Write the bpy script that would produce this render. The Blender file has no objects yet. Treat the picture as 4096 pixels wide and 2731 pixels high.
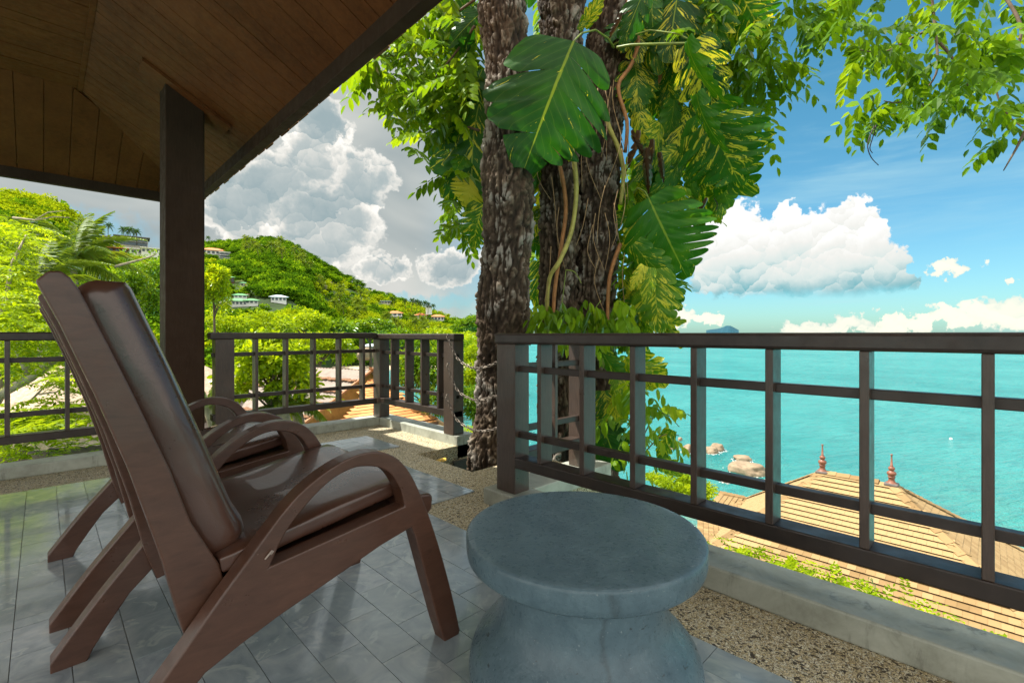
import bpy, bmesh, math, random
import numpy as np
from mathutils import Vector, Matrix, noise
R = math.radians
rng = np.random.default_rng(7)
random.seed(7)
sc = bpy.context.scene
COL = sc.collection
# ------------------------------------------------------------ camera
F, CX, CY, TH = 1905.0, 2048.0, 1337.0, R(44.6)
CT, ST = math.cos(TH), math.sin(TH)
cd = bpy.data.cameras.new('camera'); cam = bpy.data.objects.new('camera', cd); COL.objects.link(cam)
cam.location = (0, 0, 1.0); cam.rotation_euler = (R(90), 0, -TH)
cd.sensor_width = 36; cd.lens = F / 4096 * 36; cd.shift_y = -(1365.5 - CY) / 4096
cd.clip_start = 0.02; cd.clip_end = 60000
sc.camera = cam
def at(px, py, D):
    """world point seen at photo pixel (px,py) at forward distance D (metres)"""
    r = (px - CX) / F * D; z = 1.0 - (py - CY) / F * D
    return Vector((r * CT + D * ST, -r * ST + D * CT, z))
def atd(px, py, D): return at(px * 1.7415, py * 1.7415, D)
# ------------------------------------------------------------ world, sun, exposure
SUN_AZ, SUN_EL = R(-35), R(60)           # azimuth measured from +Y towards +X
sc.view_settings.view_transform = 'Standard'; sc.view_settings.look = 'None'
sc.view_settings.exposure = 1.14; sc.view_settings.gamma = 1; sc.view_settings.use_curve_mapping = False
w = bpy.data.worlds.new('World'); sc.world = w; w.use_nodes = True
class NT:
    def __init__(s, nt): s.nt = nt; s.n = nt.nodes; s.l = nt.links
    def new(s, t, **k):
        x = s.n.new(t)
        for a, b in k.items(): setattr(x, a, b)
        return x
    def put(s, sock, v):
        if isinstance(v, bpy.types.NodeSocket): s.l.new(v, sock)
        elif v is not None:
            if sock.type == 'RGBA' and len(v) == 3: v = (*v, 1)
            sock.default_value = v
    def m(s, op, a, b=None, c=None, clamp=False):
        x = s.new('ShaderNodeMath', operation=op, use_clamp=clamp)
        s.put(x.inputs[0], a); s.put(x.inputs[1], b)
        if c is not None: s.put(x.inputs[2], c)
        return x.outputs[0]
    def vm(s, op, a, b=None):
        x = s.new('ShaderNodeVectorMath', operation=op); s.put(x.inputs[0], a)
        if b is not None: s.put(x.inputs[1], b)
        return x.outputs['Value'] if op in ('DOT_PRODUCT', 'LENGTH') else x.outputs[0]
    def scale(s, a, f):
        x = s.new('ShaderNodeVectorMath', operation='SCALE'); s.put(x.inputs[0], a); s.put(x.inputs['Scale'], f); return x.outputs[0]
    def mix(s, f, a, b, blend='MIX'):
        x = s.new('ShaderNodeMix', data_type='RGBA', blend_type=blend); s.put(x.inputs['Factor'], f)
        s.put(x.inputs['A'] if False else x.inputs[6], a); s.put(x.inputs[7], b); return x.outputs[2]
    def sm(s, v, a, b, lo=0.0, hi=1.0):
        x = s.new('ShaderNodeMapRange', interpolation_type='SMOOTHSTEP'); s.put(x.inputs[0], v)
        x.inputs[1].default_value = a; x.inputs[2].default_value = b; x.inputs[3].default_value = lo; x.inputs[4].default_value = hi
        return x.outputs[0]
    def lin(s, v, a, b, lo=0.0, hi=1.0):
        x = s.new('ShaderNodeMapRange'); s.put(x.inputs[0], v)
        x.inputs[1].default_value = a; x.inputs[2].default_value = b; x.inputs[3].default_value = lo; x.inputs[4].default_value = hi
        return x.outputs[0]
    def noise(s, v, sc_, det=4, rough=.55, dist=0, out=0):
        x = s.new('ShaderNodeTexNoise'); s.put(x.inputs['Vector'], v); x.inputs['Scale'].default_value = sc_
        x.inputs['Detail'].default_value = det; x.inputs['Roughness'].default_value = rough; x.inputs['Distortion'].default_value = dist
        return x.outputs[out]
    def vor(s, v, sc_, feature='F1', out=0, det=0):
        x = s.new('ShaderNodeTexVoronoi', feature=feature); s.put(x.inputs['Vector'], v); x.inputs['Scale'].default_value = sc_
        if 'Detail' in x.inputs: x.inputs['Detail'].default_value = det
        return x.outputs[out]
    def comb(s, x, y, z):
        n = s.new('ShaderNodeCombineXYZ'); s.put(n.inputs[0], x); s.put(n.inputs[1], y); s.put(n.inputs[2], z); return n.outputs[0]
    def ramp(s, f, stops):
        x = s.new('ShaderNodeValToRGB'); s.put(x.inputs[0], f); cr = x.color_ramp
        while len(cr.elements) > 1: cr.elements.remove(cr.elements[0])
        cr.elements[0].position = stops[0][0]; cr.elements[0].color = (*stops[0][1], 1)
        for p, c in stops[1:]:
            e = cr.elements.new(p); e.color = (*c, 1)
        return x.outputs[0]
SKYS, KSKY = .094, 1.0
W = NT(w.node_tree); w.node_tree.nodes.clear()
out = W.new('ShaderNodeOutputWorld')
sky = W.new('ShaderNodeTexSky', sky_type='NISHITA'); sky.sun_disc = False
sky.sun_elevation = SUN_EL; sky.sun_rotation = SUN_AZ; sky.air_density = 1.0; sky.dust_density = 0.6; sky.ozone_density = 1.6
def pa(px, py):      # photo pixel (2352-wide view) -> azimuth, elevation in degrees
    x, y = px * 1.7415, py * 1.7415
    a = math.atan((x - CX) / F); return math.degrees(a), math.degrees(math.atan(-(y - CY) / F * math.cos(a)))
def build_sky():
    tc = W.new('ShaderNodeTexCoord'); d = tc.outputs['Generated']
    rx = W.vm('DOT_PRODUCT', d, (CT, -ST, 0)); fy = W.vm('DOT_PRODUCT', d, (ST, CT, 0)); dz = W.vm('DOT_PRODUCT', d, (0, 0, 1))
    deg = 180 / math.pi
    az = W.m('MULTIPLY', W.m('ARCTAN2', rx, fy), deg); el = W.m('MULTIPLY', W.m('ARCSINE', dz), deg)
    n1 = W.noise(d, 9, 4, .6, out=1); n2 = W.noise(d, 34, 5, .62, out=1)
    s1 = W.new('ShaderNodeSeparateXYZ'); W.l.new(n1, s1.inputs[0]); s2 = W.new('ShaderNodeSeparateXYZ'); W.l.new(n2, s2.inputs[0])
    def warp(v, k1, k2, i):
        a = W.m('MULTIPLY_ADD', W.m('SUBTRACT', s1.outputs[i], .5), k1, v)
        return W.m('MULTIPLY_ADD', W.m('SUBTRACT', s2.outputs[i], .5), k2, a)
    azw = warp(az, 7, 4.8, 0); elw = warp(el, 4.5, 3.8, 1)
    def blobs(lst, A=azw, E=elw, sm_=.12):
        cur = None
        for (px, py, hw, hh) in lst:
            a, e = pa(px, py); a2, _ = pa(px + hw, py); _, e2 = pa(px, py - hh)
            wa, we = abs(a2 - a), abs(e2 - e)
            q = W.vm('LENGTH', W.vm('MULTIPLY', W.vm('SUBTRACT', W.comb(A, E, 0.0), (a, e, 0)), (1 / wa, 1 / we, 0)))
            q = W.m('SUBTRACT', 1.0, q)
            cur = q if cur is None else W.m('SMOOTH_MAX', cur, q, sm_)
        return cur
    vw = W.vm('ADD', W.vm('ADD', d, W.scale(W.vm('SUBTRACT', n1, (.5, .5, .5)), .07)), W.scale(W.vm('SUBTRACT', n2, (.5, .5, .5)), .022))
    L = (-0.30 * CT + .15, 0.30 * ST, .92)
    def puff(scale):      # every cell is a little dome lit from the sun's side
        x = W.new('ShaderNodeTexVoronoi', feature='F1'); W.put(x.inputs['Vector'], vw); x.inputs['Scale'].default_value = scale
        return W.m('MULTIPLY', W.vm('DOT_PRODUCT', W.vm('SUBTRACT', vw, x.outputs['Position']), L), scale)
    rel = W.m('ADD', W.m('MULTIPLY', puff(11), .30), W.m('MULTIPLY', puff(27), .26))
    rel = W.m('MULTIPLY_ADD', W.m('SUBTRACT', s2.outputs[2], .5), .30, rel)
    # ---- clear sky
    K = KSKY
    base = W.mix(1.0, sky.outputs[0], tuple(x * K for x in (.44, .93, .84)), 'MULTIPLY')
    low = W.sm(el, 0, 26); base = W.mix(1.0, base, W.mix(low, (1.02, .80, .96), (.80, .84, .92)), 'MULTIPLY')
    cir = W.noise(W.vm('MULTIPLY', W.comb(W.m('MULTIPLY_ADD', el, .35, az), el, 0.0), (.02, .14, 1)), 1.6, 5, .6, .6)
    col = W.mix(W.m('MULTIPLY', W.sm(cir, .46, .85), .55), base, (2.6, 4.0, 4.3))
    # ---- grey cloud deck over the left view; unseen overhead and behind brightened as fill light
    wl = W.m('MAXIMUM', W.m('MAXIMUM', W.sm(az, 6, -12), W.sm(az, 75, 110)), W.sm(el, 42, 62))
    nb = W.noise(W.vm('MULTIPLY', d, (1, 1, 1.7)), 2.6, 4, .52, .5)
    grey = W.ramp(nb, [(.33, (1.85, 2.15, 2.2)), (.45, (2.5, 2.7, 2.65)), (.58, (3.1, 3.2, 3.05)), (.75, (3.9, 3.8, 3.6))])
    bright = W.m('MAXIMUM', W.sm(el, 30, 60), W.sm(W.m('ABSOLUTE', az), 60, 100)); grey = W.mix(bright, grey, W.mix(nb, (6.0, 5.9, 5.6), (9.4, 9.0, 8.4)))
    colB = W.mix(wl, col, grey)
    # ---- left region detail
    gap = W.sm(blobs([(200, 520, 240, 60), (1010, 690, 160, 22)], sm_=.1), 0, .7, 0, .7)
    cL = W.mix(gap, colB, W.mix(.5, base, (1.2, 2.1, 2.4)))
    M = blobs([(745, 290, 70, 75), (710, 360, 90, 80), (830, 420, 90, 80), (760, 500, 130, 90), (640, 420, 90, 90), (560, 480, 110, 100), (720, 570, 110, 70), (880, 610, 70, 42), (1050, 610, 80, 50)])
    al = W.sm(M, -.02, .16); sh = W.m('ADD', W.m('MULTIPLY_ADD', W.m('SUBTRACT', 1.0, W.sm(M, .0, .55)), .5, .22), W.m('MULTIPLY', rel, .8))
    cL = W.mix(W.m('MULTIPLY', al, .92), cL, W.ramp(sh, [(.0, (1.6, 2.1, 2.25)), (.3, (2.5, 2.8, 2.8)), (.55, (4.0, 3.95, 3.7)), (.85, (5.6, 5.4, 5.0))]))
    # ---- right region detail
    M = blobs([(1640, 570, 90, 105), (1705, 545, 80, 85), (1775, 600, 120, 100), (1820, 520, 55, 66), (1870, 560, 110, 90), (1960, 530, 80, 66), (1985, 610, 120, 80), (2060, 640, 70, 40), (1840, 640, 260, 60)])
    e0 = pa(1500, 682)[1]; al = W.m('MULTIPLY', W.sm(M, -.02, .1), W.sm(W.m('MULTIPLY_ADD', W.m('SUBTRACT', elw, el), .3, el), e0 - .7, e0 + .5))
    hgt = W.lin(el, pa(1800, 690)[1], pa(1800, 460)[1]); sh = W.m('ADD', W.m('MULTIPLY_ADD', hgt, .85, .13), W.m('MULTIPLY', rel, .62))
    cR = W.mix(al, col, W.ramp(sh, [(.0, (.35, 2.0, 2.4)), (.2, (1.7, 2.9, 3.1)), (.38, (3.5, 4.0, 3.9)), (.6, (4.4, 4.4, 4.2)), (.85, (5.3, 5.3, 5.2))]))
    M = blobs([(1560, 724, 55, 30), (1640, 738, 50, 14), (1850, 742, 70, 18), (1960, 730, 60, 24), (2080, 738, 80, 22), (2190, 728, 80, 26), (2330, 715, 90, 42), (2205, 612, 52, 18), (2340, 632, 30, 12)], sm_=.08)
    al = W.m('MULTIPLY', W.sm(M, -.1, .12), W.sm(el, -.4, .3)); sh = W.m('ADD', W.m('MULTIPLY_ADD', W.sm(M, -.1, .6), .2, .5), W.m('MULTIPLY', rel, .6))
    cR = W.mix(W.m('MULTIPLY', al, .95), cR, W.ramp(sh, [(.1, (2.0, 3.3, 3.3)), (.4, (4.1, 4.4, 3.9)), (.75, (5.7, 5.4, 4.4))]))
    # the detail is only evaluated where those clouds stand
    def inbox(a0, a1, e0, e1): return W.m('MULTIPLY', W.m('MULTIPLY', W.m('GREATER_THAN', az, a0), W.m('LESS_THAN', az, a1)), W.m('MULTIPLY', W.m('GREATER_THAN', el, e0), W.m('LESS_THAN', el, e1)))
    def bgn(c):
        x = W.new('ShaderNodeBackground'); x.inputs[1].default_value = SKYS; W.put(x.inputs[0], c); return x
    def mixs(f, a, b):
        x = W.new('ShaderNodeMixShader'); W.put(x.inputs[0], f); W.l.new(a.outputs[0], x.inputs[1]); W.l.new(b.outputs[0], x.inputs[2]); return x
    r = mixs(inbox(-58, 3, 0, 36), bgn(colB), bgn(cL)); r = mixs(inbox(8, 56, 0, 19), r, bgn(cR)); W.l.new(r.outputs[0], out.inputs[0])
build_sky()
w.cycles.sampling_method = 'MANUAL'; w.cycles.sample_map_resolution = 512
sd = bpy.data.lights.new('sun', 'SUN'); sd.energy = 4.4; sd.angle = R(.55); sd.color = (1, .95, .86)
so = bpy.data.objects.new('sun', sd); COL.objects.link(so)
sv = Vector((math.sin(SUN_AZ) * math.cos(SUN_EL), math.cos(SUN_AZ) * math.cos(SUN_EL), math.sin(SUN_EL)))
so.rotation_euler = sv.to_track_quat('Z', 'Y').to_euler()
# ------------------------------------------------------------ materials
def pmat(name, rough=.5, spec=.5, coat=0):
    m = bpy.data.materials.new(name); m.use_nodes = True; t = NT(m.node_tree)
    b = m.node_tree.nodes['Principled BSDF']; b.inputs['Roughness'].default_value = rough
    b.inputs['Specular IOR Level'].default_value = spec; b.inputs['Coat Weight'].default_value = coat
    return m, t, b
def bump(t, b, h, strength=.3, dist=.01):
    x = t.new('ShaderNodeBump'); x.inputs['Strength'].default_value = strength; x.inputs['Distance'].default_value = dist
    t.put(x.inputs['Height'], h); t.l.new(x.outputs[0], b.inputs['Normal'])
def obj_co(t): return t.new('ShaderNodeTexCoord').outputs['Object']
def geo_co(t): return t.new('ShaderNodeNewGeometry').outputs['Position']
def rnd(t): return t.new('ShaderNodeObjectInfo').outputs['Random']
def wood(name, c1, c2, rough=.35, axis=(1, 1, 12), coat=.15, sc_=2.2, bs=.12, spec=.5):
    m, t, b = pmat(name, rough, spec, coat); co = geo_co(t)
    v = t.vm('MULTIPLY', co, axis)
    n = t.noise(v, sc_ * 6, 6, .65, .8); n2 = t.noise(co, 2.3, 4, .6)
    f = t.m('MULTIPLY_ADD', t.m('SUBTRACT', n2, .5), .9, n)
    col = t.ramp(f, [(.25, c1), (.75, c2)])
    col = t.mix(t.m('MULTIPLY', rnd(t), .35), col, t.mix(.5, col, c2))
    t.put(b.inputs['Base Color'], col)
    t.put(b.inputs['Roughness'], t.lin(t.noise(co, 14, 5, .6), .3, .7, rough - .1, rough + .16))
    bump(t, b, t.m('ADD', n, t.m('MULTIPLY', t.noise(co, 60, 3), .3)), bs, .004)
    return m
WOODR = wood('stained_wood_rail', (.018, .0115, .008), (.042, .027, .019), .42, (1, 1, 1), .05)
WOODV = wood('stained_wood_upright', (.04, .026, .019), (.09, .06, .044), .36, (9, 9, 1), .15)
WOODC = wood('chair_wood', (.062, .026, .015), (.112, .05, .03), .36, (2, 2, 7), .15, 1.2, .05)
CEIL = wood('ceiling_wood', (.072, .02, .004), (.15, .047, .012), .55, (2, 2, 2), .0, spec=.15)
POSTM = wood('post_wood', (.028, .0145, .008), (.052, .028, .016), .6, (9, 9, .7), .0, spec=.12)
def leather():
    m, t, b = pmat('brown_leather', .34, .6, .3); co = geo_co(t)
    n = t.noise(co, 5, 5, .6); cr = t.vor(t.vm('ADD', co, t.scale(t.noise(co, 8, 3, out=1), .12)), 22, 'DISTANCE_TO_EDGE')
    cr2 = t.noise(t.vm('MULTIPLY', co, (1, .25, 1)), 38, 4, .6, 1.2)
    t.put(b.inputs['Base Color'], t.ramp(n, [(.3, (.058, .024, .014)), (.7, (.105, .046, .029))]))
    t.put(b.inputs['Roughness'], t.lin(n, .3, .7, .22, .36))
    bump(t, b, t.m('ADD', t.m('MULTIPLY', t.sm(cr, 0, .03), .12), t.m('MULTIPLY', cr2, .8)), .22, .003)
    return m
LEATH = leather()
def concrete(name, c1, c2, rough=.6, stain=.5, scale=1.0):
    m, t, b = pmat(name, rough, .4); co = geo_co(t)
    n = t.noise(co, 5 * scale, 7, .68, .4); n2 = t.noise(co, 28 * scale, 5, .6); n3 = t.noise(t.vm('MULTIPLY', co, (1, 1, .25)), 9 * scale, 6, .7, .6)
    col = t.ramp(n, [(.28, c1), (.68, c2)])
    col = t.mix(t.m('MULTIPLY', t.sm(n3, .52, .72), stain), col, tuple(x * .38 for x in c1))
    col = t.mix(t.m('MULTIPLY', n2, .25), col, tuple(min(1, x * 1.4) for x in c2))
    t.put(b.inputs['Base Color'], col); t.put(b.inputs['Roughness'], t.lin(n2, .3, .7, rough - .12, rough + .14))
    bump(t, b, t.m('ADD', n2, t.m('MULTIPLY', n, 1.0)), .25, .006)
    return m
KERB = concrete('kerb_concrete', (.19, .2, .155), (.44, .465, .395), .5, .85)
TABLE = concrete('polished_blue_grey_terrazzo', (.055, .098, .125), (.12, .185, .215), .32, .2, 2.6)
def seam():
    t = NT(TABLE.node_tree); b = TABLE.node_tree.nodes['Principled BSDF']; src = b.inputs['Base Color'].links[0].from_socket; co = geo_co(t); q = t.vm('SUBTRACT', co, (1.146, .861, 0)); s = t.new('ShaderNodeSeparateXYZ'); t.l.new(q, s.inputs[0])
    a = t.m('ARCTAN2', s.outputs[1], s.outputs[0]); dn = t.m('MULTIPLY', t.m('SUBTRACT', t.noise(co, 14, 4), .5), .16); low = t.sm(s.outputs[2], .418, .412); d = t.m('ABSOLUTE', t.m('ADD', t.m('SUBTRACT', a, R(-131)), dn))
    col = t.mix(t.m('MULTIPLY', t.m('MULTIPLY', t.sm(d, .05, .0), low), .35), src, (.03, .035, .035)); pit_ = t.m('MULTIPLY', t.sm(t.noise(t.vm('MULTIPLY', co, (1, 1, 2.5)), 26, 3), .68, .72), t.sm(s.outputs[2], .345, .33))
    ch = t.sm(t.noise(co, 120, 2), .7, .74); col = t.mix(t.m('MULTIPLY', ch, .4), t.mix(t.m('MULTIPLY', pit_, .7), col, (.02, .02, .02)), (.5, .55, .55)); t.put(b.inputs['Base Color'], col)
seam()
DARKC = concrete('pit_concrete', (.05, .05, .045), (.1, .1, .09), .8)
def pebble():
    m, t, b = pmat('pebble_wash', .55, .4); co = geo_co(t)
    w_ = t.vm('ADD', co, t.scale(t.noise(co, 45, 2, out=1), .03))
    v = t.new('ShaderNodeTexVoronoi'); t.put(v.inputs['Vector'], w_); v.inputs['Scale'].default_value = 135
    e = t.vor(w_, 135, 'DISTANCE_TO_EDGE'); sep = t.new('ShaderNodeSeparateColor'); t.l.new(v.outputs['Color'], sep.inputs[0])
    col = t.ramp(sep.outputs[0], [(.0, (.06, .045, .03)), (.11, (.12, .09, .05)), (.15, (.58, .46, .24)), (.6, (.78, .67, .42)), (.9, (.88, .82, .62))])
    col = t.mix(t.sm(e, .0, .12), (.07, .055, .035), col)
    col = t.mix(t.m('MULTIPLY', t.sm(t.noise(co, 3, 5), .45, .75), .15), col, (.2, .17, .1))
    t.put(b.inputs['Base Color'], col); bump(t, b, t.m('MULTIPLY', t.sm(e, 0, .25), 1.0), .6, .006)
    return m
PEB = pebble()
def slate():
    m, t, b = pmat('slate_tile', .2, .75, .3); co = geo_co(t); r = rnd(t)
    off = t.comb(t.m('MULTIPLY', r, 37.0), t.m('MULTIPLY', r, 91.0), t.m('MULTIPLY', r, 13.0)); v = t.vm('ADD', co, off)
    n = t.noise(v, 6, 6, .62, 1.8); n2 = t.noise(co, 30, 5, .6); cl = t.noise(v, 4, 4, .5, 3.2)
    col = t.ramp(n, [(.25, (.2, .25, .285)), (.5, (.36, .42, .45)), (.72, (.52, .56, .56))])
    col = t.mix(t.m('MULTIPLY', r, .5), col, (.26, .33, .33))
    col = t.mix(t.m('MULTIPLY', t.sm(cl, .6, .66), t.m('MULTIPLY', t.sm(cl, .72, .66), .38)), col, (.62, .68, .64))
    col = t.mix(t.m('MULTIPLY', t.sm(t.noise(v, 2.3, 3), .6, .75), .5), col, (.34, .28, .2))
    t.put(b.inputs['Base Color'], col); t.put(b.inputs['Roughness'], t.lin(n2, .3, .7, .08, .26))
    bump(t, b, t.m('ADD', t.m('MULTIPLY', n, 1.2), t.m('MULTIPLY', n2, .3)), .12, .004)
    return m
SLATE = slate()
GROUT = concrete('grout', (.2, .21, .2), (.32, .33, .31), .8)
def simple(name, c, rough=.6, var=.25, sc_=6, metal=0, bs=.2, coat=0):
    m, t, b = pmat(name, rough, .4, coat); co = geo_co(t); n = t.noise(co, sc_, 6, .65)
    t.put(b.inputs['Base Color'], t.ramp(n, [(.3, tuple(x * (1 - var) for x in c)), (.7, tuple(min(1, x * (1 + var)) for x in c))]))
    b.inputs['Metallic'].default_value = metal; bump(t, b, t.noise(co, sc_ * 6, 4), bs, .01); return m
def leafmat(name, c1, c2, c3, trans=.5, rough=.4, tcol=None, gloss=.25):
    """two-sided leaf: diffuse + translucent + sheen; natural colour variation per leaf from attribute 'tint'"""
    m = bpy.data.materials.new(name); m.use_nodes = True; m.node_tree.nodes.clear(); t = NT(m.node_tree)
    o = t.new('ShaderNodeOutputMaterial'); a = t.new('ShaderNodeAttribute', attribute_name='tint').outputs['Fac']
    r = t.new('ShaderNodeObjectInfo').outputs['Random']
    f = t.m('ADD', t.m('MULTIPLY', a, .8), t.m('MULTIPLY', r, .2))
    col = t.ramp(f, [(.1, c1), (.55, c2), (.95, c3)])
    d = t.new('ShaderNodeBsdfDiffuse'); t.put(d.inputs[0], col)
    tr = t.new('ShaderNodeBsdfTranslucent'); t.put(tr.inputs[0], t.mix(1.0, col, tcol or (1.5, 1.35, .5), 'MULTIPLY'))
    mx = t.new('ShaderNodeMixShader'); mx.inputs[0].default_value = trans; t.l.new(d.outputs[0], mx.inputs[1]); t.l.new(tr.outputs[0], mx.inputs[2])
    g = t.new('ShaderNodeBsdfGlossy'); g.inputs['Roughness'].default_value = rough; g.inputs[0].default_value = (.8, .9, .8, 1)
    fr = t.new('ShaderNodeFresnel'); fr.inputs[0].default_value = 1.4
    m2 = t.new('ShaderNodeMixShader'); t.put(m2.inputs[0], t.m('MULTIPLY', fr.outputs[0], gloss)); t.l.new(mx.outputs[0], m2.inputs[1]); t.l.new(g.outputs[0], m2.inputs[2])
    t.l.new(m2.outputs[0], o.inputs[0]); return m
LEAF_Y = leafmat('leaf_yellow_green', (.12, .2, .006), (.30, .42, .008), (.5, .55, .012), .5, gloss=.12)
LEAF_G = leafmat('leaf_mid_green', (.05, .12, .006), (.15, .28, .008), (.32, .42, .012), .5)
LEAF_C = leafmat('leaf_canopy', (.045, .11, .006), (.13, .25, .008), (.32, .43, .012), .6, gloss=.15)
LEAF_D = leafmat('leaf_dark', (.02, .055, .01), (.05, .12, .012), (.12, .2, .02), .4)
LEAF_P = leafmat('leaf_palm', (.07, .13, .012), (.17, .25, .02), (.36, .38, .05), .4)
LEAF_H = leafmat('leaf_hill', (.03, .075, .008), (.10, .19, .012), (.26, .33, .015), .3)
DRY = leafmat('dead_leaf', (.05, .025, .012), (.1, .05, .02), (.2, .11, .04), .3)
# ------------------------------------------------------------ mesh helpers
class MB:
    def __init__(s): s.v = []; s.f = []; s.mi = []; s.sm = []
    def add(s, vs, fs, smooth=False):
        o = len(s.v); s.v += [tuple(p) for p in vs]; s.f += [tuple(i + o for i in q) for q in fs]; s.sm += [smooth] * len(fs); return s
    def box(s, a, b):
        x0, y0, z0 = a; x1, y1, z1 = b
        return s.add([(x0, y0, z0), (x1, y0, z0), (x1, y1, z0), (x0, y1, z0), (x0, y0, z1), (x1, y0, z1), (x1, y1, z1), (x0, y1, z1)],
                     [(0, 3, 2, 1), (4, 5, 6, 7), (0, 1, 5, 4), (1, 2, 6, 5), (2, 3, 7, 6), (3, 0, 4, 7)])
    def slab(s, quad, n, th):
        """quad (3 or 4 points) thickened by th along n"""
        k = len(quad); q = [Vector(p) for p in quad]; n = Vector(n) * th
        nrm = (q[1] - q[0]).cross(q[2] - q[0])
        if nrm.dot(n) > 0: q.reverse()
        return s.add([*q, *[p + n for p in q]], [tuple(range(k)), tuple(range(2 * k - 1, k - 1, -1))] + [(i, i + k, (i + 1) % k + k, (i + 1) % k) for i in range(k)])
    def prism(s, poly, y0, y1):
        """poly in (x,z), extruded along y"""
        k = len(poly); ar = sum(poly[i][0] * poly[(i + 1) % k][1] - poly[(i + 1) % k][0] * poly[i][1] for i in range(k))
        if ar < 0: poly = poly[::-1]
        return s.add([(x, y0, z) for x, z in poly] + [(x, y1, z) for x, z in poly], [tuple(range(k)), tuple(range(2 * k - 1, k - 1, -1))] + [((i + 1) % k, i, i + k, (i + 1) % k + k) for i in range(k)])
    def lathe(s, prof, n=48, c=(0, 0, 0), cap=True):
        vs = []; fs = []
        for r, z in prof:
            vs += [(c[0] + r * math.cos(2 * math.pi * i / n), c[1] + r * math.sin(2 * math.pi * i / n), c[2] + z) for i in range(n)]
        for j in range(len(prof) - 1):
            for i in range(n): fs.append((j * n + i, j * n + (i + 1) % n, (j + 1) * n + (i + 1) % n, (j + 1) * n + i))
        s.add(vs, fs, True)
        if cap: s.add(vs[:n], [tuple(range(n - 1, -1, -1))]); s.add(vs[-n:], [tuple(range(n))])
        return s
    def tube(s, pts, rad, n=8, cap=True):
        pts = [Vector(p) for p in pts]; k = len(pts)
        if not hasattr(rad, '__len__'): rad = [rad] * k
        up = Vector((0, 0, 1)); vs = []; u = None
        for i, p in enumerate(pts):
            d = (pts[min(i + 1, k - 1)] - pts[max(i - 1, 0)]).normalized()
            if u is None: u = d.cross(up if abs(d.z) < .9 else Vector((1, 0, 0))).normalized()
            u = (u - d * u.dot(d)).normalized(); v = d.cross(u)
            vs += [p + (u * math.cos(2 * math.pi * j / n) + v * math.sin(2 * math.pi * j / n)) * rad[i] for j in range(n)]
        fs = [(i * n + j, i * n + (j + 1) % n, (i + 1) * n + (j + 1) % n, (i + 1) * n + j) for i in range(k - 1) for j in range(n)]
        if cap: fs += [tuple(range(n - 1, -1, -1)), tuple((k - 1) * n + j for j in range(n))]
        return s.add(vs, fs, True)
    def mesh(s, name, mat=None):
        me = bpy.data.meshes.new(name); me.from_pydata(s.v, [], s.f); me.polygons.foreach_set('use_smooth', s.sm); me.update()
        if mat: me.materials.append(mat)
        return me
    def build(s, name, mat, parent=None, bevel=0, **k): return obj(name, s.mesh(name, mat), parent, bevel, **k)
def obj(name, me, parent=None, bevel=0, loc=None, rot=None, scale=None, seg=2):
    o = bpy.data.objects.new(name, me); COL.objects.link(o)
    if parent: o.parent = parent
    if loc is not None: o.location = loc
    if rot is not None: o.rotation_euler = rot
    if scale is not None: o.scale = scale if hasattr(scale, '__len__') else (scale,) * 3
    if bevel:
        b = o.modifiers.new('bevel', 'BEVEL'); b.width = bevel; b.segments = seg; b.limit_method = 'ANGLE'; b.angle_limit = R(35)
    return o
def tag(o, label=None, cat=None, group=None, kind=None):
    if label: o['label'] = label
    if cat: o['category'] = cat
    if group: o['group'] = group
    if kind: o['kind'] = kind
    return o
def empty(name, loc=(0, 0, 0), label=None, cat=None, group=None, kind=None, rot=(0, 0, 0)):
    o = bpy.data.objects.new(name, None); COL.objects.link(o); o.location = loc; o.rotation_euler = rot; o.empty_display_size = .1
    return tag(o, label, cat, group, kind)
def kids(o): return [c for c in bpy.data.objects if c.parent == o]
def copy_tree(o, parent=None):
    c = o.copy(); COL.objects.link(c)
    if parent: c.parent = parent
    for k in kids(o): copy_tree(k, c)
    return c
def np_mesh(name, V, Fq, mat, tint=None, smooth=True, uv=None):
    """fast mesh from numpy arrays; V (n,3), Fq (m,k)"""
    me = bpy.data.meshes.new(name); n, m, k = len(V), len(Fq), Fq.shape[1]
    me.vertices.add(n); me.vertices.foreach_set('co', np.ascontiguousarray(V, dtype=np.float32).ravel())
    me.loops.add(m * k); me.loops.foreach_set('vertex_index', Fq.astype(np.int32).ravel())
    me.polygons.add(m); me.polygons.foreach_set('loop_start', np.arange(0, m * k, k, dtype=np.int32)); me.polygons.foreach_set('loop_total', np.full(m, k, dtype=np.int32))
    me.polygons.foreach_set('use_smooth', np.full(m, smooth)); me.update(calc_edges=True)
    if tint is not None:
        a = me.attributes.new('tint', 'FLOAT', 'POINT'); a.data.foreach_set('value', tint.astype(np.float32))
    if uv is not None:
        l = me.uv_layers.new(name='UVMap'); l.data.foreach_set('uv', uv[Fq.ravel()].astype(np.float32).ravel())
    if mat: me.materials.append(mat)
    return me
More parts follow.
